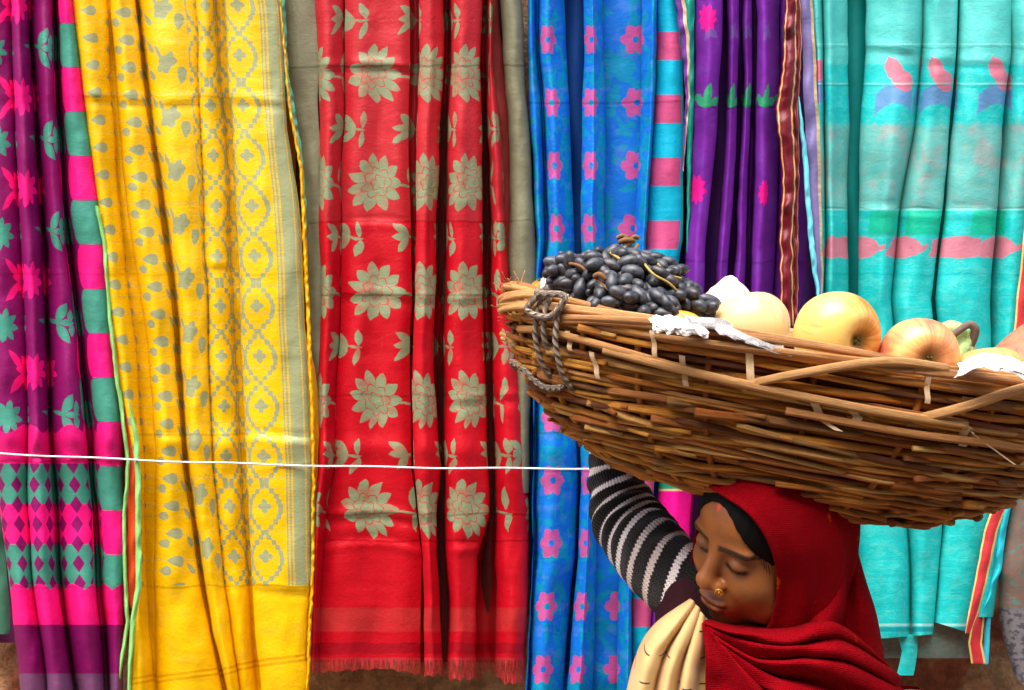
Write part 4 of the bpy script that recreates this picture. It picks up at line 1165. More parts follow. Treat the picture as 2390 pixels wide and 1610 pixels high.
# length of cloth falling behind the head to the shoulder
bd = [[(1870, 1190, 1.36), (1900, 1300, 1.345), (1880, 1400, 1.33), (1850, 1500, 1.34), (1850, 1640, 1.36)],
      [(1905, 1195, 1.335), (1945, 1300, 1.305), (1925, 1400, 1.282), (1885, 1480, 1.275), (1890, 1640, 1.30)],
      [(1925, 1195, 1.33), (1965, 1300, 1.298), (1960, 1400, 1.275), (1930, 1490, 1.27), (1930, 1640, 1.30)],
      [(1940, 1195, 1.345), (1972, 1300, 1.325), (1978, 1400, 1.315), (1965, 1500, 1.315), (1970, 1640, 1.33)],
      [(1958, 1200, 1.342), (1985, 1295, 1.318), (2005, 1390, 1.305), (2018, 1490, 1.305), (2035, 1640, 1.32)],
      [(1972, 1205, 1.365), (1998, 1283, 1.345), (2019, 1360, 1.335), (2046, 1461, 1.335), (2074, 1640, 1.34)],
      [(1966, 1205, 1.41), (1988, 1283, 1.41), (2010, 1360, 1.41), (2038, 1461, 1.41), (2064, 1640, 1.41)],
      [(1920, 1200, 1.45), (1930, 1283, 1.46), (1950, 1360, 1.46), (1960, 1461, 1.47), (1990, 1640, 1.47)]]
grid_obj('headscarf_fall', loft([[W(*p) for p in l] for l in bd], 70, 80), SHM, person, .003, 3, .003, 22)
# the end thrown across the chest: a fan of folds from under the chin to the far shoulder
wr = [[(1655, 1446, 1.300), (1725, 1462, 1.292), (1830, 1470, 1.290), (1935, 1448, 1.31), (2030, 1500, 1.36)],
      [(1642, 1450, 1.268), (1715, 1474, 1.247), (1830, 1482, 1.238), (1950, 1461, 1.252), (2050, 1530, 1.31)],
      [(1644, 1457, 1.266), (1725, 1488, 1.244), (1840, 1494, 1.238), (1958, 1478, 1.252), (2060, 1545, 1.31)],
      [(1647, 1460, 1.276), (1740, 1500, 1.262), (1850, 1502, 1.260), (1962, 1494, 1.272), (2066, 1556, 1.33)],
      [(1650, 1463, 1.262), (1745, 1506, 1.238), (1870, 1513, 1.230), (1980, 1516, 1.246), (2085, 1574, 1.305)],
      [(1652, 1469, 1.260), (1755, 1519, 1.236), (1880, 1526, 1.229), (1992, 1536, 1.246), (2094, 1590, 1.305)],
      [(1654, 1473, 1.272), (1765, 1530, 1.258), (1885, 1540, 1.262), (1995, 1552, 1.278), (2098, 1600, 1.33)],
      [(1656, 1477, 1.258), (1775, 1538, 1.232), (1895, 1552, 1.228), (2005, 1572, 1.248), (2104, 1616, 1.305)],
      [(1658, 1483, 1.258), (1782, 1554, 1.232), (1900, 1572, 1.230), (2010, 1600, 1.250), (2100, 1650, 1.305)],
      [(1660, 1486, 1.270), (1785, 1566, 1.262), (1895, 1590, 1.268), (1990, 1625, 1.280), (2070, 1690, 1.33)],
      [(1662, 1489, 1.256), (1780, 1576, 1.230), (1880, 1606, 1.228), (1960, 1650, 1.245), (2020, 1720, 1.30)],
      [(1664, 1493, 1.256), (1768, 1588, 1.230), (1850, 1630, 1.228), (1920, 1680, 1.245), (1970, 1740, 1.28)],
      [(1666, 1494, 1.266), (1755, 1585, 1.258), (1818, 1636, 1.258), (1860, 1690, 1.262), (1900, 1750, 1.28)],
      [(1666, 1490, 1.254), (1738, 1570, 1.234), (1786, 1630, 1.230), (1815, 1690, 1.236), (1840, 1750, 1.26)],
      [(1662, 1480, 1.254), (1712, 1560, 1.238), (1740, 1625, 1.234), (1758, 1690, 1.238), (1770, 1750, 1.26)],
      [(1652, 1466, 1.258), (1680, 1550, 1.244), (1694, 1620, 1.240), (1700, 1690, 1.242), (1706, 1750, 1.26)],
      [(1640, 1454, 1.266), (1650, 1530, 1.256), (1654, 1610, 1.252), (1656, 1690, 1.252), (1658, 1750, 1.26)],
      [(1646, 1452, 1.300), (1652, 1530, 1.290), (1656, 1610, 1.285), (1658, 1690, 1.285), (1660, 1750, 1.29)]]
_r = np.random.default_rng(4)
_Y = np.array([[p_[2] for p_ in l] for l in wr]); _S = np.array([_Y[max(0, i_ - 2):i_ + 3].mean(0) for i_ in range(len(_Y))]); _Y2 = _S + .62 * (_Y - _S); _Y2[[0, -1]] = _Y[[0, -1]]
wr = [[(p_[0], p_[1], _Y2[i_, k_]) for k_, p_ in enumerate(l)] for i_, l in enumerate(wr)]
wr = [[(u_ + (0 if k_ == 0 else _r.normal() * 5), v_ + (0 if k_ == 0 else _r.normal() * 4), Y_ + (0 if k_ == 0 else _r.normal() * .0045)) for k_, (u_, v_, Y_) in enumerate(l)] for l in wr]
wr = [l + [(l[-1][0] - 10, l[-1][1] + 12, 1.42), (l[-1][0] - 80, l[-1][1] + 20, 1.47)] if l[-1][0] > 1990 else l + [(l[-1][0] + 2, l[-1][1] + 60, 1.28), (l[-1][0] + 4, l[-1][1] + 120, 1.30)] for l in wr]
grid_obj('shawl', loft([[W(*p) for p in l] for l in wr], 110, 170), SHM, person, .003, 5, .0065, 22)
# long skirt of the same cloth down to the ankles
a = np.linspace(0, 2 * np.pi, 120, endpoint=False); rows = np.linspace(1.16, .10, 30)
SV = []
for zr in rows:
    q = (1.16 - zr) / 1.06
    r = .15 + .11 * q + (.012 + .02 * q) * np.sin(a * 13 + 2 * np.sin(a * 2) + q)
    SV += [(.43 + r_ * math.cos(t) * 1.05, 1.37 + r_ * math.sin(t) * .75, zr) for r_, t in zip(r, a)]
SF = [(i * 120 + j, i * 120 + (j + 1) % 120, (i + 1) * 120 + (j + 1) % 120, (i + 1) * 120 + j) for i in range(29) for j in range(120)]
mesh_obj('skirt', SV, SF, SHM, person)

# ---- cream blouse cloth
bl0 = [[(1606, 1402, 1.37), (1530, 1465, 1.37), (1475, 1555, 1.37), (1440, 1740, 1.37)],
      [(1612, 1399, 1.32), (1546, 1450, 1.30), (1494, 1545, 1.29), (1446, 1740, 1.28)],
      [(1617, 1402, 1.300), (1562, 1456, 1.268), (1510, 1550, 1.258), (1470, 1740, 1.25)],
      [(1620, 1407, 1.300), (1574, 1462, 1.266), (1526, 1556, 1.258), (1488, 1740, 1.25)],
      [(1623, 1410, 1.306), (1586, 1468, 1.288), (1540, 1560, 1.284), (1505, 1740, 1.275)],
      [(1627, 1414, 1.296), (1594, 1474, 1.262), (1552, 1566, 1.252), (1522, 1740, 1.245)],
      [(1631, 1420, 1.294), (1606, 1482, 1.260), (1568, 1574, 1.250), (1542, 1740, 1.243)],
      [(1633, 1424, 1.302), (1616, 1488, 1.282), (1584, 1578, 1.278), (1560, 1740, 1.27)],
      [(1636, 1428, 1.292), (1622, 1496, 1.262), (1596, 1586, 1.250), (1576, 1740, 1.245)],
      [(1640, 1434, 1.290), (1634, 1502, 1.264), (1616, 1592, 1.252), (1600, 1740, 1.247)],
      [(1644, 1440, 1.300), (1642, 1508, 1.282), (1632, 1600, 1.275), (1620, 1740, 1.27)],
      [(1652, 1446, 1.300), (1658, 1516, 1.284), (1662, 1606, 1.276), (1664, 1740, 1.27)]]
_r = np.random.default_rng(6)
bl = [[(u_ + (k_ > 0) * _r.normal() * 3, v_, Y_ + (k_ > 0) * _r.normal() * .003) for k_, (u_, v_, Y_) in enumerate(l)] for l in bl0]
def mat_cream():
    g = G('cream_check_cotton'); o = g.coord('Object'); x, y, z = g.sep(o)
    n = g.noise(o, 14, 3, .6)
    k = z * 1000.0 + x * 120.0; h = x * 1000.0
    row = g.rep(k, 5, 34); c1 = g.noise(g.vec(g.m('SNAP', h, 26) * .11, g.m('SNAP', k, 34) * .13), 1, 0)
    dash = g.lt(g.abs(row), .9, .8) * g.lt(g.abs(g.rep(h, 7, 26)), 6.5, 2) * g.ramp(c1, [(.50, (0, 0, 0)), (.51, (1, 1, 1))])
    lines = g.m('SINE', k * 2.2) * .03 + 1
    col = g.scale_col(g.mix(n, lin(232, 200, 142), lin(205, 160, 98)), lines)
    col = g.mix(dash, col, (.01, .01, .012))
    return g.finish(col, .8, .2, g.bump(n, .3, .004), sheen=.1)
grid_obj('blouse', loft([[W(*p) for p in l] for l in bl], 60, 110), mat_cream(), person, .003, 7, .0050, 24)
# maroon vest cloth at the armpit
def vest_sdf(x, y, z):
    return chain(x, y, z, [W(1610, 1385, 1.385), W(1640, 1480, 1.375), W(1700, 1640, 1.37)], [.050, .06, .09], .02)
V7, F7 = surface_nets(vest_sdf, (.16, 1.26, 1.10), (.44, 1.50, 1.36), .008)
mesh_obj('vest', V7, [tuple(q) for q in F7], plain('dark_maroon_knit', (.035, .010, .014), .9, .1, 200, .3, .5, .002), person)
# ------------------------------------------------------------------ wicker basket
BC = P(1850, 806, 1.36)
al, ro, pi_ = math.radians(7), math.radians(9.5), 0.07
E1 = np.array([math.cos(al) * math.cos(ro), -math.sin(al) * math.cos(ro), -math.sin(ro)])
E2 = np.array([math.sin(al), math.cos(al), pi_]); E2 -= E1 * (E1 @ E2); E2 /= np.linalg.norm(E2)
E3 = np.cross(E1, E2)
BA, BB, BH = .387, .205, .198
def bk(px, py, pz): return BC + np.multiply.outer(px, E1) + np.multiply.outer(py, E2) + np.multiply.outer(pz, E3)
PROF = ([0, .2, .4, .6, .75, .88, 1.0], [1.0, .985, .945, .87, .79, .69, .56])
def ring(phi, q, dr=0.0, dz=0.0):
    r = np.interp(q, *PROF)
    c, s = np.cos(phi), np.sin(phi); e = 2 / 2.5
    cx = np.sign(c) * np.abs(c) ** e; cy = np.sign(s) * np.abs(s) ** e
    return bk(cx * (BA * r + dr), cy * (BB * r + dr), -BH * q + dz)
basket = empty('wicker_basket', tuple(bk(0, 0, -BH)))
tag(basket, 'large oval wicker basket of rough brown canes, full of fruit, on the woman\'s head', 'basket')
def mat_cane():
    g = G('brown_cane'); a, l = g.uvpx(); r = g.random()
    base = g.ramp(r, [(0, lin(135, 66, 16)), (.2, lin(200, 118, 32)), (.45, lin(232, 160, 58)), (.62, lin(172, 94, 42)), (.82, lin(242, 190, 105)), (1, lin(120, 66, 34))])
    n = g.noise(g.vec(a * .02, l * .012), 1, 4, .65); n2 = g.noise(g.vec(a * .006, l * .02, 4.), 1, 3, .6)
    col = g.scale_col(base, n * 1.5 + .25)
    col = g.mix(g.ramp(n2, [(.5, (0, 0, 0)), (.7, (1, 1, 1))]) * .6, col, lin(82, 40, 18))
    return g.finish(col, .58, .35, g.bump(n, 1.0, .003))
CANE = mat_cane()
def mat_rimcane():
    g = G('pale_rim_cane'); a, l = g.uvpx(); r = g.random()
    base = g.ramp(r, [(0, lin(178, 114, 58)), (.5, lin(222, 168, 106)), (1, lin(196, 134, 82))])
    n = g.noise(g.vec(a * .02, l * .012), 1, 4, .65)
    return g.finish(g.scale_col(base, n * 1.3 + .35), .6, .3, g.bump(n, 1.0, .003))
RIMC = mat_rimcane()
NR = 26
for j in range(25):
    q0 = (j + .6) / 25.0
    npc = 3 if j % 2 else 2
    ph0 = rng.uniform(0, 6.28)
    for lane in range(2 if j > 4 else 1):
        for k in range(npc):
            a0 = ph0 + lane * 1.1 + k * 2 * math.pi / npc; a1 = a0 + 2 * math.pi / npc + rng.uniform(.1, .35)
            n = 74
            phi = np.linspace(a0, a1, n)
            sgn = 1 if (j + lane) % 2 else -1
            fold = np.sin(phi * NR / 2 + (0 if sgn > 0 else math.pi))
            wob = vnoise(phi * 1.9, j * 3.1 + lane, 31) * .085 + vnoise(phi * 4.5, j * 1.3 + lane * 3, 32) * .035
            q = np.clip(q0 + wob * (.35 + 1.1 * q0) + lane * .022, 0.02, 1.0)
            dr = .0055 * fold + rng.uniform(-.001, .002)
            endb = np.exp(-np.minimum(np.arange(n), n - 1 - np.arange(n)) / 2.5)
            dr = dr + endb * rng.uniform(.004, .014)
            pth = ring(phi, q, dr)
            R_ = rng.uniform(.0032, .0058) * (1 if j > 3 else 1.15)
            rad = R_ * (1 - .35 * np.linspace(0, 1, n)) * (1 + .12 * vnoise(phi * 9, j, 33) * 2)
            v, f, u = tube(pth, rad, 7)
            mesh_obj('cane', v, f, CANE, basket, u)
for k in range(NR):                        # upright stakes
    phi = (k + .5) * 2 * math.pi / NR
    qs = np.linspace(0, 1.0, 16)
    v, f, u = tube(ring(np.full(16, phi), qs, -.001), .0042, 6)
    mesh_obj('stake', v, f, CANE, basket, u)
for k in range(12):                        # twisted rim bundle
    phi = np.linspace(0, 2 * math.pi, 230) + k * .7
    tw = phi * (3 if k < 6 else 2) + k * 2.2
    R0 = .0115 + .003 * vnoise(phi * 2, k * 2.1, 40) * 2
    left = 1 + .9 * np.exp(-((np.mod(phi, 2 * math.pi) - math.pi - .25) / .42) ** 2)
    pth = ring(phi, 0.0 * phi, np.cos(tw) * R0 * left, np.sin(tw) * R0 * left * .95 + .002)
    v, f, u = tube(pth, .0045 * (1 + .4 * vnoise(phi * 5, k, 41)), 7)
    mesh_obj('rim_cane', v, f, RIMC, basket, u)
# stray bent canes over the rim
def stray(pts, r, nm='rim_cane', m=None, n=20):
    v, f, u = tube(spline([np.asarray(p) for p in pts], n), r, 7); mesh_obj(nm, v, f, m or RIMC, basket, u)
def rp(phi_deg, q, dr=0., dz=0.): return ring(np.array(math.radians(phi_deg)), np.array(q), dr, dz)
stray([rp(262, .24, .008), rp(268, .12, .018), rp(276, .0, .018, .008), rp(286, 0, .010, .012)], .0054)
stray([rp(284, .26, .008), rp(290, .14, .018), rp(299, .02, .020, .006), rp(310, 0, .010, .012)], .0060)
stray([rp(205, .16, .010), rp(220, .13, .012), rp(240, .16, .011), rp(262, .24, .010)], .0050)
stray([rp(236, .17, .012), rp(255, .21, .014), rp(275, .25, .014), rp(292, .25, .013)], .0054)
stray([rp(268, .34, .012), rp(282, .35, .014), rp(298, .34, .013), rp(320, .36, .012)], .0050)
for k in range(26):                        # cut ends poking out at the left
    ph = 158 + rng.uniform(-28, 42); q = rng.uniform(0.0, .9)
    b = rp(ph, q, .004); t = rp(ph + rng.uniform(-8, 2) - 4, q - rng.uniform(0, .04), rng.uniform(.010, .022))
    stray([b, (b + t) / 2 + [0, 0, .001], t], np.linspace(.0042, .0028, 8), 'cane_end', CANE, 8)
for k in range(44):                        # frayed fibres at the upper left end
    ph = 176 + rng.uniform(-14, 22); b = rp(ph, rng.uniform(-.12, .16), .008); d = rng.normal(size=3) * .005 + [-.006, 0, .006]
    stray([b, b + d, b + d * 1.8 + rng.normal(size=3) * .003], .0006, 'fibre', RIMC, 5)
raff = plain('raffia', lin(215, 185, 145), .7, .2, 200, .3)
def raffia(ph, q0, q1, w, tail=None):
    n = 10; qs = np.linspace(q0, q1, n)
    c = ring(np.full(n, math.radians(ph)) + np.linspace(0, .02, n), qs, .0115 + .0015 * np.sin(np.arange(n)))
    if tail is not None: c = np.vstack([c, c[-1] + np.array(tail)])
    side = E1 * w
    V = np.vstack([c - side / 2, c + side / 2]); m = len(c)
    F = [(i, i + 1, m + i + 1, m + i) for i in range(m - 1)]
    V = np.vstack([V, V + np.array([0, .0008, 0])]); F += [(b + 2 * m, a + 2 * m, d + 2 * m, c_ + 2 * m) for a, b, c_, d in F]
    mesh_obj('raffia_tie', V, F, raff, basket)
for ph, q0, q1, w, tl in [(246, .0, .16, .006, None), (252, .12, .3, .007, None), (233, .2, .36, .006, None), (262, -.03, .2, .009, None), (270, .25, .36, .010, (.018, -.004, -.012)),
                          (283, -.03, .16, .006, None), (292, .25, .38, .009, None), (293, .26, .3, .003, (.045, -.006, -.034)), (226, .1, .22, .006, None), (309, .2, .45, .008, None), (274, .27, .31, .011, (-.008, 0, -.008))]:
    raffia(ph, q0, q1, w, tl)
# base and inner weave, coloured dark so gaps between the canes read as shade
NB = 72; NQ = 12
ph = np.linspace(0, 2 * np.pi, NB, endpoint=False)
LV = [ring(ph, np.full(NB, q), -.0065 + .0015 * np.sin(ph * NR + i * 2)) for i, q in enumerate(np.linspace(.01, 1, NQ))]
LV.append(bk(.5 * .56 * BA * np.cos(ph), .5 * .56 * BB * np.sin(ph), -BH + .0))
LV = np.vstack(LV); LF = [(i * NB + j, i * NB + (j + 1) % NB, (i + 1) * NB + (j + 1) % NB, (i + 1) * NB + j) for i in range(NQ) for j in range(NB)]
LF.append(tuple(NQ * NB + j for j in range(NB)))
mesh_obj('inner_weave', LV, LF, plain('gap_shade_brown', lin(105, 62, 32), .8, .2, 120, .5, .8, .004), basket)
for k in range(9):
    phi = np.linspace(0, 2 * math.pi, 90); r = .12 + .1 * k
    e = 2 / 2.3; c, s = np.cos(phi), np.sin(phi)
    pth = bk(np.sign(c) * np.abs(c) ** e * BA * .57 * r, np.sign(s) * np.abs(s) ** e * BB * .57 * r, -BH - .002 + .003 * np.sin(phi * 13 + k * 3.14))
    v, f, u = tube(pth, .0052, 6, cap=False); mesh_obj('base_cane', v, f, CANE, basket, u)
# grey rope lashing at the near left corner
rope_m = G('grey_rope'); a, l = rope_m.uvpx()
tw = rope_m.m('SINE', l * .55 + a * .01256)
rope_m = rope_m.finish(rope_m.scale_col(lin(172, 155, 138), tw * .2 + .8), .9, .1, rope_m.bump(tw, .9, .0025))
for d0, q1 in ((0, .46), (7, .50), (3, .30)):
    ph = 216 + d0; pts = []
    for t in np.linspace(0, 1, 30):
        a_ = 2 * math.pi * t
        qq = (1 - math.cos(a_)) / 2 * q1 - .09 * (1 + math.cos(a_)) / 2
        dr_ = .020 * math.sin(a_) + .003
        pts.append(rp(ph + 1.5 * math.sin(a_), qq, dr_, .004))
    v, f, u = tube(np.array(pts), .0036, 8); mesh_obj('rope', v, f, rope_m, basket, u)
v, f, u = tube(spline([rp(214, -.06, .012, .010), rp(219, -.02, .026, .016), rp(226, -.02, .022, .018), rp(223, .06, .026, .006), rp(216, .03, .030, .004), rp(220, -.05, .020, .020)], 40), .0044, 8)
mesh_obj('rope', v, f, rope_m, basket, u)
v, f, u = tube(spline([rp(190, .45, .012), rp(196, .40, .016), rp(204, .42, .014), rp(212, .50, .013), rp(222, .47, .014)], 40), .0042, 8)
mesh_obj('rope', v, f, rope_m, basket, u)

# ------------------------------------------------------------------ newspaper and fruit in the basket
def newsprint(name, ink=.35, tint=(235, 230, 225)):
    g = G(name); o = g.coord('UV'); x, y, z = g.sep(o)
    ln = g.lt(g.abs(g.rep(y * 300.0, 0, 2.2)), .6, .6) * g.ramp(g.noise(g.vec(x * 160., y * 40.), 1, 2), [(.42, (0, 0, 0)), (.5, (1, 1, 1))])
    blk = g.ramp(g.noise(g.vec(x * 9., y * 6.), 1, 1), [(.5, (0, 0, 0)), (.52, (1, 1, 1))])
    col = g.mix(ln * ink + blk * ink * .8, lin(*tint), lin(110, 108, 108))
    return g.finish(col, .8, .2, g.bump(g.noise(o, 30, 3), .3, .003))
def sheet(name, cx, cy, cz, w, d, rot, mat, seed, parent=None, label=None, cr=.010, tilt=(0, 0), n=26):
    a = np.linspace(-.5, .5, n); X, Y_ = np.meshgrid(a, a)
    edge = vnoise(X * 6, Y_ * 6, seed) * .08
    px = X * w * (1 + edge); py = Y_ * d * (1 + vnoise(Y_ * 6, X * 6, seed + 2) * .1)
    rid = np.abs(vnoise(X * 5 + Y_ * 2, Y_ * 5, seed + 4)) * 2 + np.abs(vnoise(X * 11, Y_ * 9 - X * 4, seed + 5))
    pz = (rid - .6) * cr * 2 + tilt[0] * px + tilt[1] * py
    c, s = math.cos(rot), math.sin(rot)
    V = bk(cx + px * c - py * s, cy + px * s + py * c, cz + pz).reshape(-1, 3)
    I = np.arange(n * n).reshape(n, n)
    F = [tuple(q) for q in np.c_[I[:-1, :-1].ravel(), I[:-1, 1:].ravel(), I[1:, 1:].ravel(), I[1:, :-1].ravel()]]
    return mesh_obj(name, V, F, mat, parent, np.c_[X.ravel(), Y_.ravel()], smooth=False)
# crumpled lining that carries the fruit
NB2 = 60; rows = []
for i, r in enumerate(np.linspace(0, 1, 14)):
    e = 2 / 2.5; c, s = np.cos(ph := np.linspace(0, 2 * np.pi, NB2, endpoint=False)), np.sin(ph)
    cx = np.sign(c) * np.abs(c) ** e; cy = np.sign(s) * np.abs(s) ** e
    zz = -.055 + .022 * r ** 4 + vnoise(cx * r * 6, cy * r * 6, 50) * .018 + .018 * (cy * r)
    rows.append(bk(cx * (BA - .022) * max(r, .01), cy * (BB - .022) * max(r, .01), zz))
V = np.vstack(rows); F = [(i * NB2 + j, i * NB2 + (j + 1) % NB2, (i + 1) * NB2 + (j + 1) % NB2, (i + 1) * NB2 + j) for i in range(13) for j in range(NB2)]
tag(mesh_obj('newspaper_lining', V, F, newsprint('lining_newsprint'), None, V[:, :2] * 3, smooth=False), 'crumpled newspaper lining spread inside the wicker basket under the fruit', 'newspaper')

def place(V, loc): return V + np.asarray(loc)
def paper_at(pts, mat, label, thick=.0012, seed=0, cat='paper', name='paper_scrap', cr=1.0):
    """pts: 2 x n control edge rows (u, v, Y) -> crumpled strip"""
    A = spline([P(*p) for p in pts[0]], 22); B_ = spline([P(*p) for p in pts[1]], 22)
    m = 10; R_ = []
    for i in range(m):
        t = i / (m - 1)
        row = A * (1 - t) + B_ * t
        row[:, 1] -= .010 * math.sin(math.pi * t) 
        row += (vnoise(np.arange(22) * .8 + t * 3, np.full(22, t * 4.), seed)[:, None] * np.array([.004, .012, .012]) * cr)
        R_.append(row)
    V = np.vstack(R_); I = np.arange(m * 22).reshape(m, 22)
    F = [tuple(q) for q in np.c_[I[:-1, :-1].ravel(), I[:-1, 1:].ravel(), I[1:, 1:].ravel(), I[1:, :-1].ravel()]]
    uvv = np.stack(np.meshgrid(np.linspace(0, .5, 22), np.linspace(0, .2, m)), -1).reshape(-1, 2)
    o = mesh_obj(name, V, F, mat, None, uvv, smooth=False)
    md = o.modifiers.new('thickness', 'SOLIDIFY'); md.thickness = thick
    return tag(o, label, cat, 'torn newspaper pieces between the fruits')
white_p = newsprint('white_paper', .12, (246, 240, 236)); grey_p = newsprint('grey_newsprint', .6, (190, 185, 182))
paper_at([[(1515, 742, 1.17), (1560, 736, 1.16), (1600, 748, 1.16), (1648, 772, 1.16)], [(1525, 772, 1.15), (1565, 778, 1.14), (1605, 782, 1.14), (1652, 786, 1.145)]], white_p, 'white torn paper in front of the small orange apple by the rope', seed=61, cr=.5)
paper_at([[(1590, 736, 1.19), (1680, 748, 1.19), (1760, 785, 1.18), (1880, 838, 1.17)], [(1600, 752, 1.165), (1680, 778, 1.155), (1770, 808, 1.15), (1890, 842, 1.15)]], grey_p, 'long grey newspaper strip folded over the rim under the pale apple', seed=62, cr=.5)
paper_at([[(2235, 850, 1.14), (2290, 828, 1.13), (2350, 832, 1.12), (2420, 862, 1.12)], [(2225, 882, 1.13), (2290, 862, 1.10), (2350, 870, 1.09), (2420, 900, 1.09)]], white_p, 'bright white torn paper over the rightmost apple', seed=63, cr=.5)
paper_at([[(1640, 700, 1.40), (1670, 672, 1.40), (1702, 648, 1.40), (1722, 662, 1.40), (1750, 690, 1.40)], [(1640, 740, 1.38), (1670, 730, 1.37), (1705, 722, 1.36), (1730, 725, 1.36), (1756, 730, 1.38)]], newsprint('pink_white_wrapper', .15, (250, 225, 215)), 'pinkish white paper wrapper standing up beside the grapes', thick=.004, seed=64, cr=.25)
paper_at([[(1262, 655, 1.38), (1290, 652, 1.38), (1318, 668, 1.38)], [(1262, 688, 1.37), (1290, 690, 1.36), (1322, 694, 1.37)]], white_p, 'small white paper scrap left of the grapes', seed=65)

# apples
def apple_mesh(seed, squash=.9, lob=.02):
    n, m = 30, 40
    t = np.linspace(0, math.pi, n); a = np.linspace(0, 2 * np.pi, m, endpoint=False)
    r = np.sin(t) ** .92; zc = np.cos(t) * squash
    zc = zc - .30 * np.exp(-(t / .34) ** 2) + .20 * np.exp(-((math.pi - t) / .30) ** 2)
    r = r * (1 + .05 * np.cos(t))
    V = []
    for i in range(n):
        rr = r[i] * (1 + lob * np.cos(5 * a + seed) * (t[i] / math.pi) + .02 * np.cos(2 * a + seed * 2))
        V.append(np.c_[rr * np.cos(a), rr * np.sin(a), np.full(m, zc[i])])
    V = np.vstack(V); F = [(i * m + j, (i + 1) * m + j, (i + 1) * m + (j + 1) % m, i * m + (j + 1) % m) for i in range(n - 1) for j in range(m)]
    return V, F
def mat_apple(name, yel, red, amt, seed):
    g = G(name); o = g.coord('Object'); x, y, z = g.sep(o)
    r, th = g.polar(x, y)
    st = g.noise(g.vec(g.m('SINE', th) * 9.0 + seed, g.m('COSINE', th) * 9.0, z * 14.0), 1, 4, .6)
    bl = g.noise(o, 16, 2, .5, .5)
    f = g.ramp(bl + (x * amt[0] + z * amt[1]) + (st - .5) * .5, [(amt[2] - .14, (0, 0, 0)), (amt[2] + .14, (1, 1, 1))])
    col = g.mix(f, yel, red)
    pit = g.lt(r, .013, .012)
    col = g.mix(pit * .85, col, (0.09, 0.07, 0.01))
    sp = g.ramp(g.noise(o, 420, 1), [(.66, (0, 0, 0)), (.7, (1, 1, 1))])
    col = g.mix(sp * .25, col, lin(250, 225, 150))
    return g.finish(col, .28, .5, g.bump(bl, .1, .002), coat=.15, sub=.05)
YA, RA = (0.95, 0.62, 0.04), (0.62, 0.09, 0.03)
stem_m = plain('fruit_stem', lin(80, 60, 35), .7, .2, 300)
def apple(u, v, Y, rpx, axis, mat, label, seed=0):
    r = rpx * K(Y); loc = P(u, v, Y)
    e = empty('apple', tuple(loc)); tag(e, label, 'apple', 'apples in the basket')
    Vv, F = apple_mesh(seed)
    q = Vector(axis).normalized().to_track_quat('Z', 'Y').to_matrix(); M = np.array(q)
    o = mesh_obj('skin', Vv * r, F, mat)                 # local axes = apple axes
    o.parent = e; o.rotation_euler = q.to_euler()
    zt = r * (.9 - .30)
    v2, f2, u2 = tube(np.array([[0, 0, -r * .72], [.001, 0, -r * .80], [.002, .001, -r * .92]]), .0013, 6)
    s_ = mesh_obj('stem', v2, f2, stem_m); s_.parent = e; s_.rotation_euler = q.to_euler()
    # calyx: dried tuft in the blossom end
    parts = []
    for k in range(6):
        a_ = k * 1.047; b0 = np.array([.003 * math.cos(a_), .003 * math.sin(a_), r * .60])
        parts.append(tube(np.array([b0, b0 + [.002 * math.cos(a_), .002 * math.sin(a_), .004], b0 + [0, 0, .006]]), np.array([.0012, .0010, .0003]), 5))
    v3, f3, u3 = join(parts)
    c_ = mesh_obj('calyx', v3, f3, plain('dry_calyx', lin(110, 100, 50), .8, .1, 300), uv=u3); c_.parent = e; c_.rotation_euler = q.to_euler()
    return e
apple(1951, 782, 1.225, 103, (.46, -.86, -.20), mat_apple('golden_apple', (0.92, 0.62, 0.16), (0.72, 0.20, 0.02), (4, 1.5, .58), 1), 'large golden yellow apple with an orange blush, its hollow facing right', 1)
apple(2142, 834, 1.215, 92, (.02, -.96, -.10), mat_apple('pink_apple', (0.88, 0.52, 0.17), (0.66, 0.17, 0.09), (1, .5, .50), 3), 'pink and cream striped apple right of the golden one, its hollow facing out', 2)
apple(1752, 764, 1.30, 92, (-.2, .3, 1), mat_apple('pale_apple', (0.94, 0.66, 0.32), (0.80, 0.32, 0.20), (-2, 2, .58), 5), 'pale yellow apple with a rosy top between the grapes and the golden apple', 3)
apple(1578, 784, 1.262, 70, (.1, .2, 1), mat_apple('orange_apple', (0.80, 0.40, 0.03), (0.72, 0.18, 0.04), (2, 2, .55), 7), 'orange-yellow apple sitting just behind the torn white paper and below the grapes', 4)
apple(2312, 880, 1.20, 82, (0, .2, 1), mat_apple('blush_apple', (0.78, 0.45, 0.14), (0.66, 0.24, 0.10), (1, 1, .56), 9), 'peach coloured apple half covered by white paper in front of the brown fruit', 5)
apple(1272, 676, 1.40, 34, (-.3, -.2, .9), mat_apple('small_apple', (0.80, 0.40, 0.03), (0.66, 0.12, 0.03), (3, 1, .5), 11), 'small red and yellow apple peeping over the left end of the rim', 6)
# large brown fruit at the right edge
bf = empty('papaya', tuple(P(2432, 858, 1.35))); tag(bf, 'large smooth brown speckled fruit at the right edge of the picture', 'fruit')
Vv, F = apple_mesh(3, 1.0, .01)
g = G('brown_fruit_skin'); o = g.coord('Object'); n = g.noise(o, 60, 4, .7); n2 = g.noise(o, 320, 2, .6)
col = g.ramp(n, [(.3, lin(135, 92, 68)), (.7, lin(178, 132, 100))]); col = g.mix(g.ramp(n2, [(.6, (0, 0, 0)), (.68, (1, 1, 1))]) * .35, col, lin(90, 55, 35))
bm_ = g.finish(col, .55, .35, g.bump(n2, .2, .001))
t = Vv[:, 2].copy(); Vv[:, :2] *= (1 + .18 * t)[:, None]
o = mesh_obj('skin', Vv * np.array([.064, .062, .112]), F, bm_); o.parent = bf; o.rotation_euler = Vector((.86, .1, .46)).to_track_quat('Z', 'Y').to_euler()
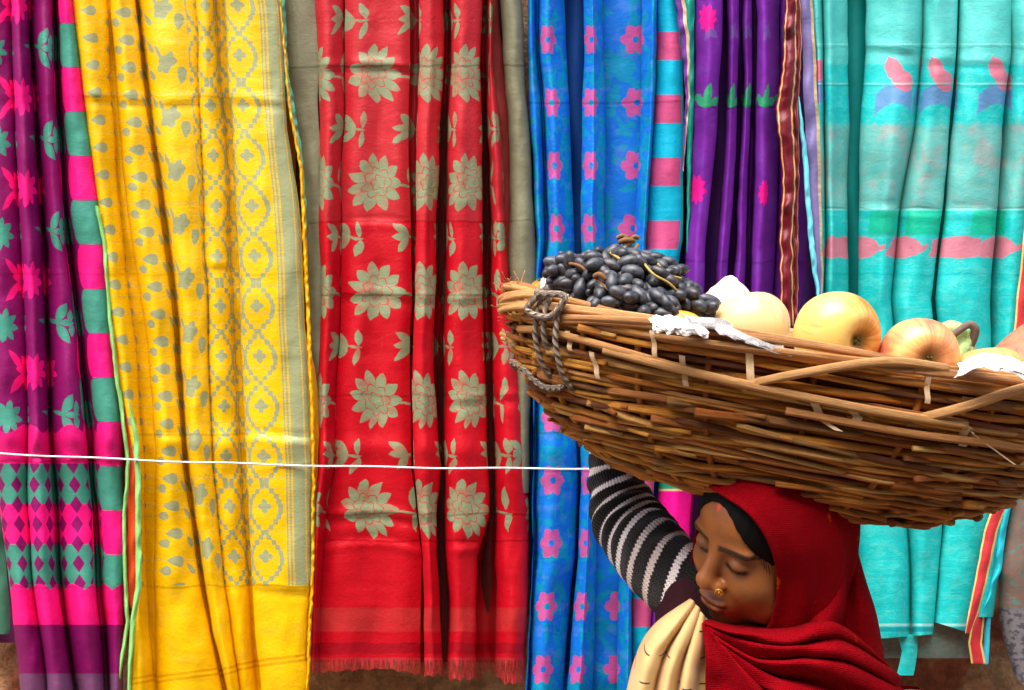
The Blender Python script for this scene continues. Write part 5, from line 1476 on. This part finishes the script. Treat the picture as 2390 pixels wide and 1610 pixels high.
v, f, u = tube(np.array([[0, 0, -.076], [.002, 0, -.086], [.006, 0, -.098]]), .005, 7)
o = mesh_obj('stem', v, f, stem_m); o.parent = bf; o.rotation_euler = Vector((.86, .1, .46)).to_track_quat('Z', 'Y').to_euler()
# green gourd end with a curled stalk
gg = empty('green_gourd', tuple(P(2232, 800, 1.30))); tag(gg, 'pale green gourd with a curled grey-brown stalk behind the pink apple', 'gourd')
green = plain('gourd_green', lin(165, 195, 125), .5, .3, 90, .35, .5, .003); stalk = plain('gourd_stalk', lin(112, 92, 84), .8, .2, 200, .3)
v, f, u = tube(spline([P(2198, 772, 1.31), P(2215, 768, 1.30), P(2236, 776, 1.30), P(2245, 800, 1.30), P(2236, 830, 1.30), P(2225, 880, 1.30)], 26), np.interp(np.linspace(0, 1, 26), [0, .2, .5, 1], [.007, .012, .013, .03]), 12)
mesh_obj('gourd_skin', v, f, green, gg, u)
v, f, u = tube(spline([P(2262, 812, 1.29), P(2272, 790, 1.285), P(2276, 768, 1.28), P(2262, 757, 1.28), P(2238, 772, 1.28), P(2212, 792, 1.285)], 26), np.interp(np.linspace(0, 1, 26), [0, .5, 1], [.0055, .0052, .0042]), 8)
mesh_obj('stalk', v, f, stalk, gg, u)
v, f, u = tube(spline([P(2270, 772, 1.29), P(2262, 796, 1.288), P(2244, 818, 1.286), P(2228, 842, 1.285)], 16), np.array([.006] * 8 + [.009] * 8), 8)
mesh_obj('gourd_rib', v, f, green, gg, u)

# grapes
gb = empty('grape_bunch', tuple(P(1470, 700, 1.33))); tag(gb, 'heaped bunch of long black grapes at the left end of the basket', 'grapes')
n, m = 9, 12; t = np.linspace(0, math.pi, n); a = np.linspace(0, 2 * np.pi, m, endpoint=False)
GV = [(0, 0, 1.72)] + [(math.sin(tt_) * math.cos(aa) * (1 - .06 * math.cos(tt_)), math.sin(tt_) * math.sin(aa) * (1 - .06 * math.cos(tt_)), math.cos(tt_) * 1.72) for tt_ in t[1:-1] for aa in a] + [(0, 0, -1.72)]
GF = [(0, 1 + j, 1 + (j + 1) % m) for j in range(m)]
for i in range(n - 3): GF += [(1 + i * m + j, 1 + (i + 1) * m + j, 1 + (i + 1) * m + (j + 1) % m, 1 + i * m + (j + 1) % m) for j in range(m)]
GF += [(len(GV) - 1, 1 + (n - 3) * m + (j + 1) % m, 1 + (n - 3) * m + j) for j in range(m)]
g = G('black_grape'); o = g.coord('Object'); r = g.random(); n_ = g.noise(g.vec(r * 40.0, r * 13.0, 0.0), 1, 0); nn = g.noise(o, 1.2, 3, .6)
nn2 = g.noise(o, 2.2, 3, .6)
col = g.mix(g.ramp(nn + (n_ - .5) * .5, [(.35, (0, 0, 0)), (.75, (1, 1, 1))]) * .9, (0.010, 0.013, 0.018), (0.10, 0.105, 0.125)); col = g.mix(g.ramp(r, [(.8, (0, 0, 0)), (1, (1, 1, 1))]) * .4, col, (0.05, 0.015, 0.015))
gm = g.finish(col, g.m('MULTIPLY_ADD', nn2, .35, .28), .5, coat=.1)
proto = mesh_obj('grape', np.array(GV), GF, gm)
proto_me = proto.data; bpy.data.objects.remove(proto)
# mound outline (photo px): list of centre ellipses
blobs = [((1335, 650), 62, 58, 1.36), ((1400, 655), 75, 70, 1.32), ((1462, 640), 75, 62, 1.33), ((1520, 660), 78, 62, 1.33), ((1440, 700), 72, 56, 1.27), ((1575, 690), 62, 42, 1.33), ((1520, 718), 60, 40, 1.28), ((1620, 718), 48, 26, 1.33), ((1470, 740), 40, 36, 1.25)]
pts = []; tries = 0
rg = np.random.default_rng(12)
def inside(p):
    best = 9
    for (cu, cv), ru, rv, cY in blobs:
        k = K(cY); c = P(cu, cv, cY)
        d = math.sqrt(((p[0] - c[0]) / (ru * k)) ** 2 + ((p[2] - c[2]) / (rv * k)) ** 2 + ((p[1] - c[1]) / .062) ** 2); best = min(best, d)
    return best
while len(pts) < 250 and tries < 60000:
    tries += 1
    (cu, cv), ru, rv, cY = blobs[rg.integers(len(blobs))]
    d = rg.normal(size=3); d /= np.linalg.norm(d); d[1] = -abs(d[1]) if rg.random() < .8 else d[1]
    rr = rg.uniform(.72, .95); k = K(cY)
    p = P(cu, cv, cY) + np.array([d[0] * ru * k, d[1] * .062, d[2] * rv * k]) * rr
    if inside(p) < .62: continue
    if p[2] < P(0, 716, 1.25)[2] and p[1] < 1.285 and p[0] < P(1490, 0, 1.27)[0]: continue
    if all(np.linalg.norm((p - q) * [1, .9, 1.15]) > .0148 for q in pts): pts.append(p)
cen = P(1440, 640, 1.36)
for p in pts:
    o = bpy.data.objects.new('grape', proto_me); C.objects.link(o); o.parent = gb
    o.location = Vector(p) - gb.location
    ax_ = (p - cen); ax_ /= np.linalg.norm(ax_) + 1e-6
    ax_ = ax_ * .5 + np.array([.75, -.25, -.5]) * (1 if p[0] > P(1390, 0, 1.33)[0] else .2) + rg.normal(size=3) * .55
    if p[0] < P(1390, 0, 1.33)[0]: ax_ += np.array([-.5, 0, .25])
    o.rotation_euler = Vector(ax_).to_track_quat('Z', 'Y').to_euler()
    s = rg.uniform(.0066, .0098); o.scale = (s, s, s * rg.uniform(.92, 1.1))
twig = plain('grape_twig', lin(130, 92, 58), .7, .2, 200, .4)
ytwig = plain('green_twig', lin(175, 150, 75), .6, .3, 200, .3)
def tw(pts_, r, m=twig):
    v, f, u = tube(spline([P(*q) for q in pts_], 14), r, 6); mesh_obj('stem', v, f, m, gb, u)
tw([(1440, 640, 1.33), (1450, 600, 1.33), (1456, 585, 1.335), (1464, 570, 1.33), (1462, 552, 1.33)], np.linspace(.006, .0055, 14) * (1 + .25 * np.sin(np.arange(14) * 2.1)))
tw([(1446, 612, 1.32), (1462, 596, 1.315), (1482, 584, 1.32), (1488, 570, 1.325)], np.linspace(.0045, .0025, 14))
tw([(1470, 560, 1.33), (1482, 552, 1.328), (1490, 556, 1.33)], .003)
tw([(1440, 556, 1.33), (1452, 550, 1.328), (1462, 554, 1.33)], .003)
tw([(1445, 565, 1.33), (1462, 560, 1.325), (1480, 562, 1.33)], .0038)
tw([(1448, 600, 1.325), (1465, 585, 1.32), (1478, 590, 1.32)], .003)
tw([(1425, 590, 1.30), (1440, 600, 1.285), (1456, 612, 1.28)], .0020, ytwig)
tw([(1500, 610, 1.28), (1525, 640, 1.262), (1560, 660, 1.262), (1585, 685, 1.27)], .0017, ytwig)
tw([(1392, 650, 1.25), (1420, 675, 1.235), (1450, 692, 1.225), (1465, 702, 1.23)], .0024, twig)
tw([(1330, 615, 1.30), (1352, 620, 1.285), (1378, 640, 1.28)], .0022, twig)
tw([(1535, 615, 1.28), (1560, 640, 1.275), (1590, 650, 1.28)], .0016, ytwig)
tw([(1388, 645, 1.25), (1400, 640, 1.24), (1412, 652, 1.24)], .0035, twig)
# long loose dark stalk lying on the apple: dry calyx bits between the apples
